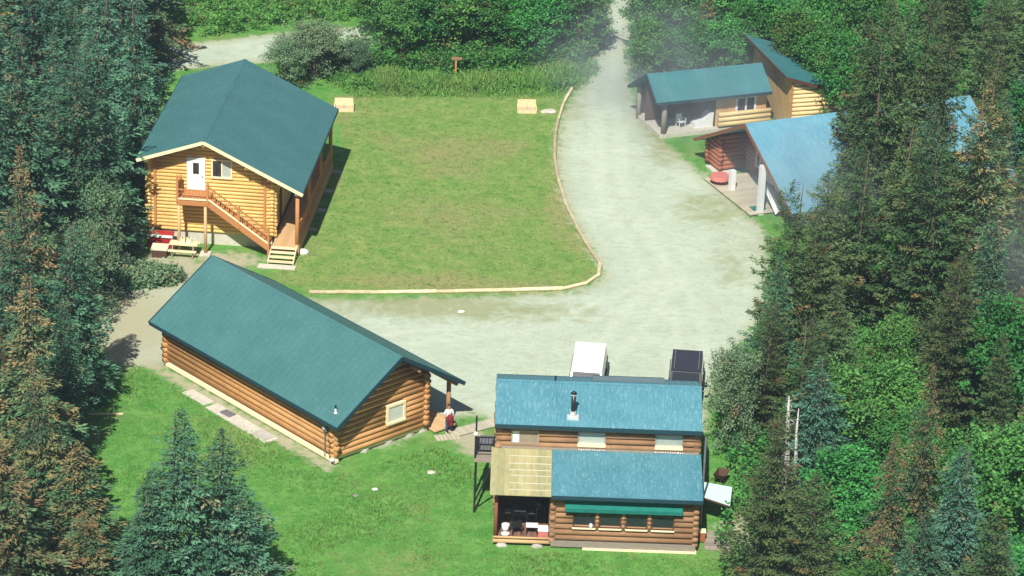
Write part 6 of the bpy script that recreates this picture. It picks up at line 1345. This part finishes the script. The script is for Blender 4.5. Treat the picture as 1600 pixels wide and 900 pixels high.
    V, F = leafquads(np.concatenate(Ps), np.concatenate(Ds), np.concatenate(Ws), np.concatenate(Ls), np.concatenate(wd))
    return V, F, np.concatenate(rn), np.concatenate(ru), limbs
def leafy_crown(rng, H, Rm, ncl, kind):
    Ps, Ds, Ws, Ls, wd, rn, ru, limbs = [], [], [], [], [], [], [], []
    lobes = [(rng.uniform(-.5, .5)*Rm, rng.uniform(-.5, .5)*Rm, H*rng.uniform(.42, .78), Rm*rng.uniform(.42, .70)) for _ in range(9)]+[(0, 0, H*.72, Rm*.62)]
    for cx, cy, cz, cr in lobes: limbs.append((np.array([cx*.15, cy*.15, .1*H]), np.array([cx, cy, cz+.2*cr]), 1.5))
    for i in range(ncl):
        cx, cy, cz, cr = lobes[rng.integers(len(lobes))]
        d = norm(rng.normal(0, 1, (1, 3)))[0]; 
        if d[2] < -.45: d[2] *= -.5
        q = np.array([cx, cy, cz])+d*np.array([cr, cr, cr*.95])*rng.uniform(.55, 1.1); q[2] = max(q[2], .25)
        if q[2] > H: q[2] = H*rng.uniform(.93, 1)
        if rng.random() < .2: q[2] = rng.uniform(.25, H*.5)
        k = 44; tin = rng.random(); cs = rng.uniform(.13, .28)
        p = q+rng.normal(0, cs, (k, 3))*[1, 1, .7]; dd = norm(rng.normal(0, 1, (k, 3))*[1, 1, .55]+d*.3)
        nrm = norm(np.column_stack([rng.normal(0, .55, (k, 2)), np.ones(k)])+d*.5); W = norm(np.cross(dd, nrm)); l = rng.uniform(.12, .24, k) if kind == 'alder' else rng.uniform(.12, .26, k)
        Ps.append(p); Ds.append(dd); Ws.append(W); Ls.append(l); wd.append(l*(.65 if kind == 'alder' else .36)); rn.append(np.clip(tin*.45+rng.random(k)*.55, 0, 1)); ru.append(np.full(k, (rng.random() < .05)*rng.uniform(.3, .8)))
    V, F = leafquads(np.concatenate(Ps), np.concatenate(Ds), np.concatenate(Ws), np.concatenate(Ls), np.concatenate(wd))
    return V, F, np.concatenate(rn), np.concatenate(ru), limbs
def tube_np(p0, p1, r0, r1, n=5):
    mb = MB(); mb.cyl(p0, p1, r0, r1, n); return mb
KINDS = dict(spruce=(12., 2.6, 4, 'spruce_tree', 'spruce'), rust=(12., 2.6, 3, 'spruce_tree', 'spruce'), pine=(12., 2.4, 4, 'pine_tree', 'pine'), alder=(6., 2.3, 4, 'alder_tree', 'alder'), willow=(6., 2.5, 2, 'willow_tree', 'willow'))
PROTO = {}
def proto(kind, v):
    if (kind, v) in PROTO: return PROTO[kind, v]
    rng = np.random.default_rng(hash((len(kind), ord(kind[0]), v)) % 9999); H, Rm = KINDS[kind][:2]
    if kind in ('spruce', 'rust', 'pine'): V, F, rn, ru, limbs = conifer_crown(rng, H, Rm, 240 if kind != 'pine' else 200, kind)
    else: V, F, rn, ru, limbs = leafy_crown(rng, H, Rm, 300 if kind == 'alder' else 300, kind)
    cr = raw_mesh('crown', V, F, LM[kind], dict(rnd=rn, rust=ru))
    tm = MB()
    if kind in ('spruce', 'rust', 'pine'):
        tm.tube([(0, 0, 0), (.02, .02, H*.3), (-.02, 0, H*.65), (0, 0, H*.985)], [.20, .15, .09, .015], 8)
        for b, e, L in limbs[::3]: tm.cyl(b, e, .018+.012*L, .008, 4)
    else:
        for b, e, L in limbs: tm.tube([b*[1, 1, 0], b, (b+e)/2+np.array([.1, .05, 0]), e], [.10, .08, .055, .02], 6)
    tr = tm.build('trunk', 'bark', None, True, False)
    C.objects.unlink(cr); C.objects.unlink(tr)
    PROTO[kind, v] = (cr, tr); return PROTO[kind, v]
tr_rng = random.Random(3)
for i, (kind, x, y, H, Rr, lab, grp) in enumerate(TREES):
    Hn, Rn, nv, nm_, cat = KINDS[kind]; cr, tk = proto(kind, i % nv)
    root = thing(nm_, lab, cat, (x, y, -.05), tr_rng.uniform(0, 6.28), grp); root.scale = (Rr/Rn, Rr/Rn, H/Hn)
    root.rotation_euler.x = tr_rng.uniform(-.05, .05); root.rotation_euler.y = tr_rng.uniform(-.05, .05)
    for p in (cr, tk): c = p.copy(); C.objects.link(c); c.parent = root
# snag
sg = thing('dead_tree', 'bare bleached dead tree standing beside the olive pine right of the lodge', 'dead tree', (14.33, 147.6, 0))
s = MB(); s.tube([(0, 0, 0), (.05, 0, 2.5), (-.08, 0, 5.2), (-.12, 0, 6.6)], [.20, .16, .10, .03], 10); s.tube([(.45, .1, 0), (.5, 0, 2.5), (.4, 0, 4.6), (.42, 0, 5.9)], [.14, .11, .07, .02], 8); s.build('trunk', 'dead', sg, True)
s = MB()
for k in range(26):
    z = 2.2+k*.17; a = k*2.4; L_ = .9-.025*k; s.tube([(-.05, 0, z), (math.cos(a)*L_*.6-.05, math.sin(a)*L_*.6, z+.02), (math.cos(a)*L_, math.sin(a)*L_, z-.12)], [.03, .018, .006], 5)
s.build('branch', 'dead', sg, True)
# understorey
def underbrush(name, poly, n, hs, mat, label, zmax):
    P2 = sample_poly(poly, n); k = 26; q = np.repeat(np.column_stack([P2, rg.uniform(.1, zmax, n)]), k, 0)+rg.normal(0, .22, (n*k, 3))*[1, 1, .8]; q[:, 2] = np.abs(q[:, 2])
    D = norm(rg.normal(0, 1, (n*k, 3))*[1, 1, .5]); W = norm(np.cross(D, np.column_stack([rg.normal(0, .5, (n*k, 2)), np.ones(n*k)]))); l = rg.uniform(.12, .30, n*k)
    V, F = leafquads(q, D, W, l, l*.6); o = raw_mesh(name, V, F, LM[mat], dict(rnd=np.clip(np.repeat(rg.random(n), k)*.6+rg.random(n*k)*.4, 0, 1), rust=np.repeat((rg.random(n) < .06)*.7, k)))
    return tag(o, label, 'undergrowth', kind='stuff')
underbrush('undergrowth', WOODR, 9000, 0, 'alder', 'leafy green undergrowth on the floor of the right-hand woods', 1.3)
underbrush('undergrowth', WOODL, 5000, 0, 'spruce', 'dark low undergrowth on the floor of the left-hand woods', .8)
underbrush('undergrowth', WOODB, 3500, 0, 'alder', 'leafy undergrowth beneath the alders beyond the lawn', 1.2)
underbrush('brush', [(-31, 212.5), (-17, 219.5), (-5.4, 224.5), (5, 229), (5, 262), (-34, 262)], 7000, 0, 'alder', 'bright green roadside brush beyond the far gravel road', 1.4)
underbrush('leafy_weeds', [(x, y+1.0) for x, y in FRINGE], 500, 0, 'alder', 'bright leafy weeds mixed into the tall grass beyond the lawn', .35)
underbrush('weeds', [(-22.8, 172.2), (-19.8, 173.4), (-19.4, 174.6), (-22.4, 175.2)], 260, 0, 'willow', 'scrubby weeds at the edge of the dirt yard', .5)
# ------------------------------------------------------------ air
mb = MB(); mb.box(-300, 300, -40, 700, -1.5, 84)
hm = bpy.data.materials.new('haze air'); hm.use_nodes = True; nt = hm.node_tree; nt.nodes.clear()
pv = nt.nodes.new('ShaderNodeVolumePrincipled'); pv.inputs['Density'].default_value = .0003; pv.inputs['Color'].default_value = (.64, .84, 1.0, 1); pv.inputs['Anisotropy'].default_value = .2
om = nt.nodes.new('ShaderNodeOutputMaterial'); nt.links.new(pv.outputs[0], om.inputs['Volume'])
hz = mb.build('haze', hm); tag(hz, kind='stuff'); hz['label'] = 'thin bluish haze filling the air over the clearing'

sp = bpy.data.materials.new('reflection veil'); sp.use_nodes = True; nt = sp.node_tree; nt.nodes.clear()  # volume added in place of a bluish window reflection
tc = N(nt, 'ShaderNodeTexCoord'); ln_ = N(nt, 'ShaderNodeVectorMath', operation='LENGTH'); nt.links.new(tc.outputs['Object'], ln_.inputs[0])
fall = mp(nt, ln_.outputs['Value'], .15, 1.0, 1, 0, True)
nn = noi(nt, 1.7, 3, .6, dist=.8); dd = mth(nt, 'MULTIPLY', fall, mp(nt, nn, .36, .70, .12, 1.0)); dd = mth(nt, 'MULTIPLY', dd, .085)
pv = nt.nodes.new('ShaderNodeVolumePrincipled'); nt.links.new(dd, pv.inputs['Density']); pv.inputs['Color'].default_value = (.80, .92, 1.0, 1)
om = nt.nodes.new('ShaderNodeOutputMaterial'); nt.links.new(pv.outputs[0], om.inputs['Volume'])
for loc, sc_, rz, lab in (((9.5, 205, 3.0), (10.0, 17, 5.0), .25, 'pale smoke imitating a window reflection over the narrow drive and low porch cabin'), ((16.5, 187.5, 3.2), (5.5, 7.0, 4.2), .3, 'pale smoke imitating a window reflection before the sky-blue roofed lodge'), ((18.5, 177.5, 6.5), (6, 8, 4.5), .2, 'thin smoke imitating a window reflection over the right-hand woods beside the gravel'), ((30.5, 163, 8.0), (6, 8, 5.0), .2, 'thin smoke imitating a window reflection over the woods at the right edge')):
    mb = MB(); mb.ball((0, 0, 0), 1.0, 20, 12); o = mb.build('veil', sp); o.location = loc; o.scale = sc_; o.rotation_euler.z = rz
    tag(o, lab, 'veil', kind='stuff')
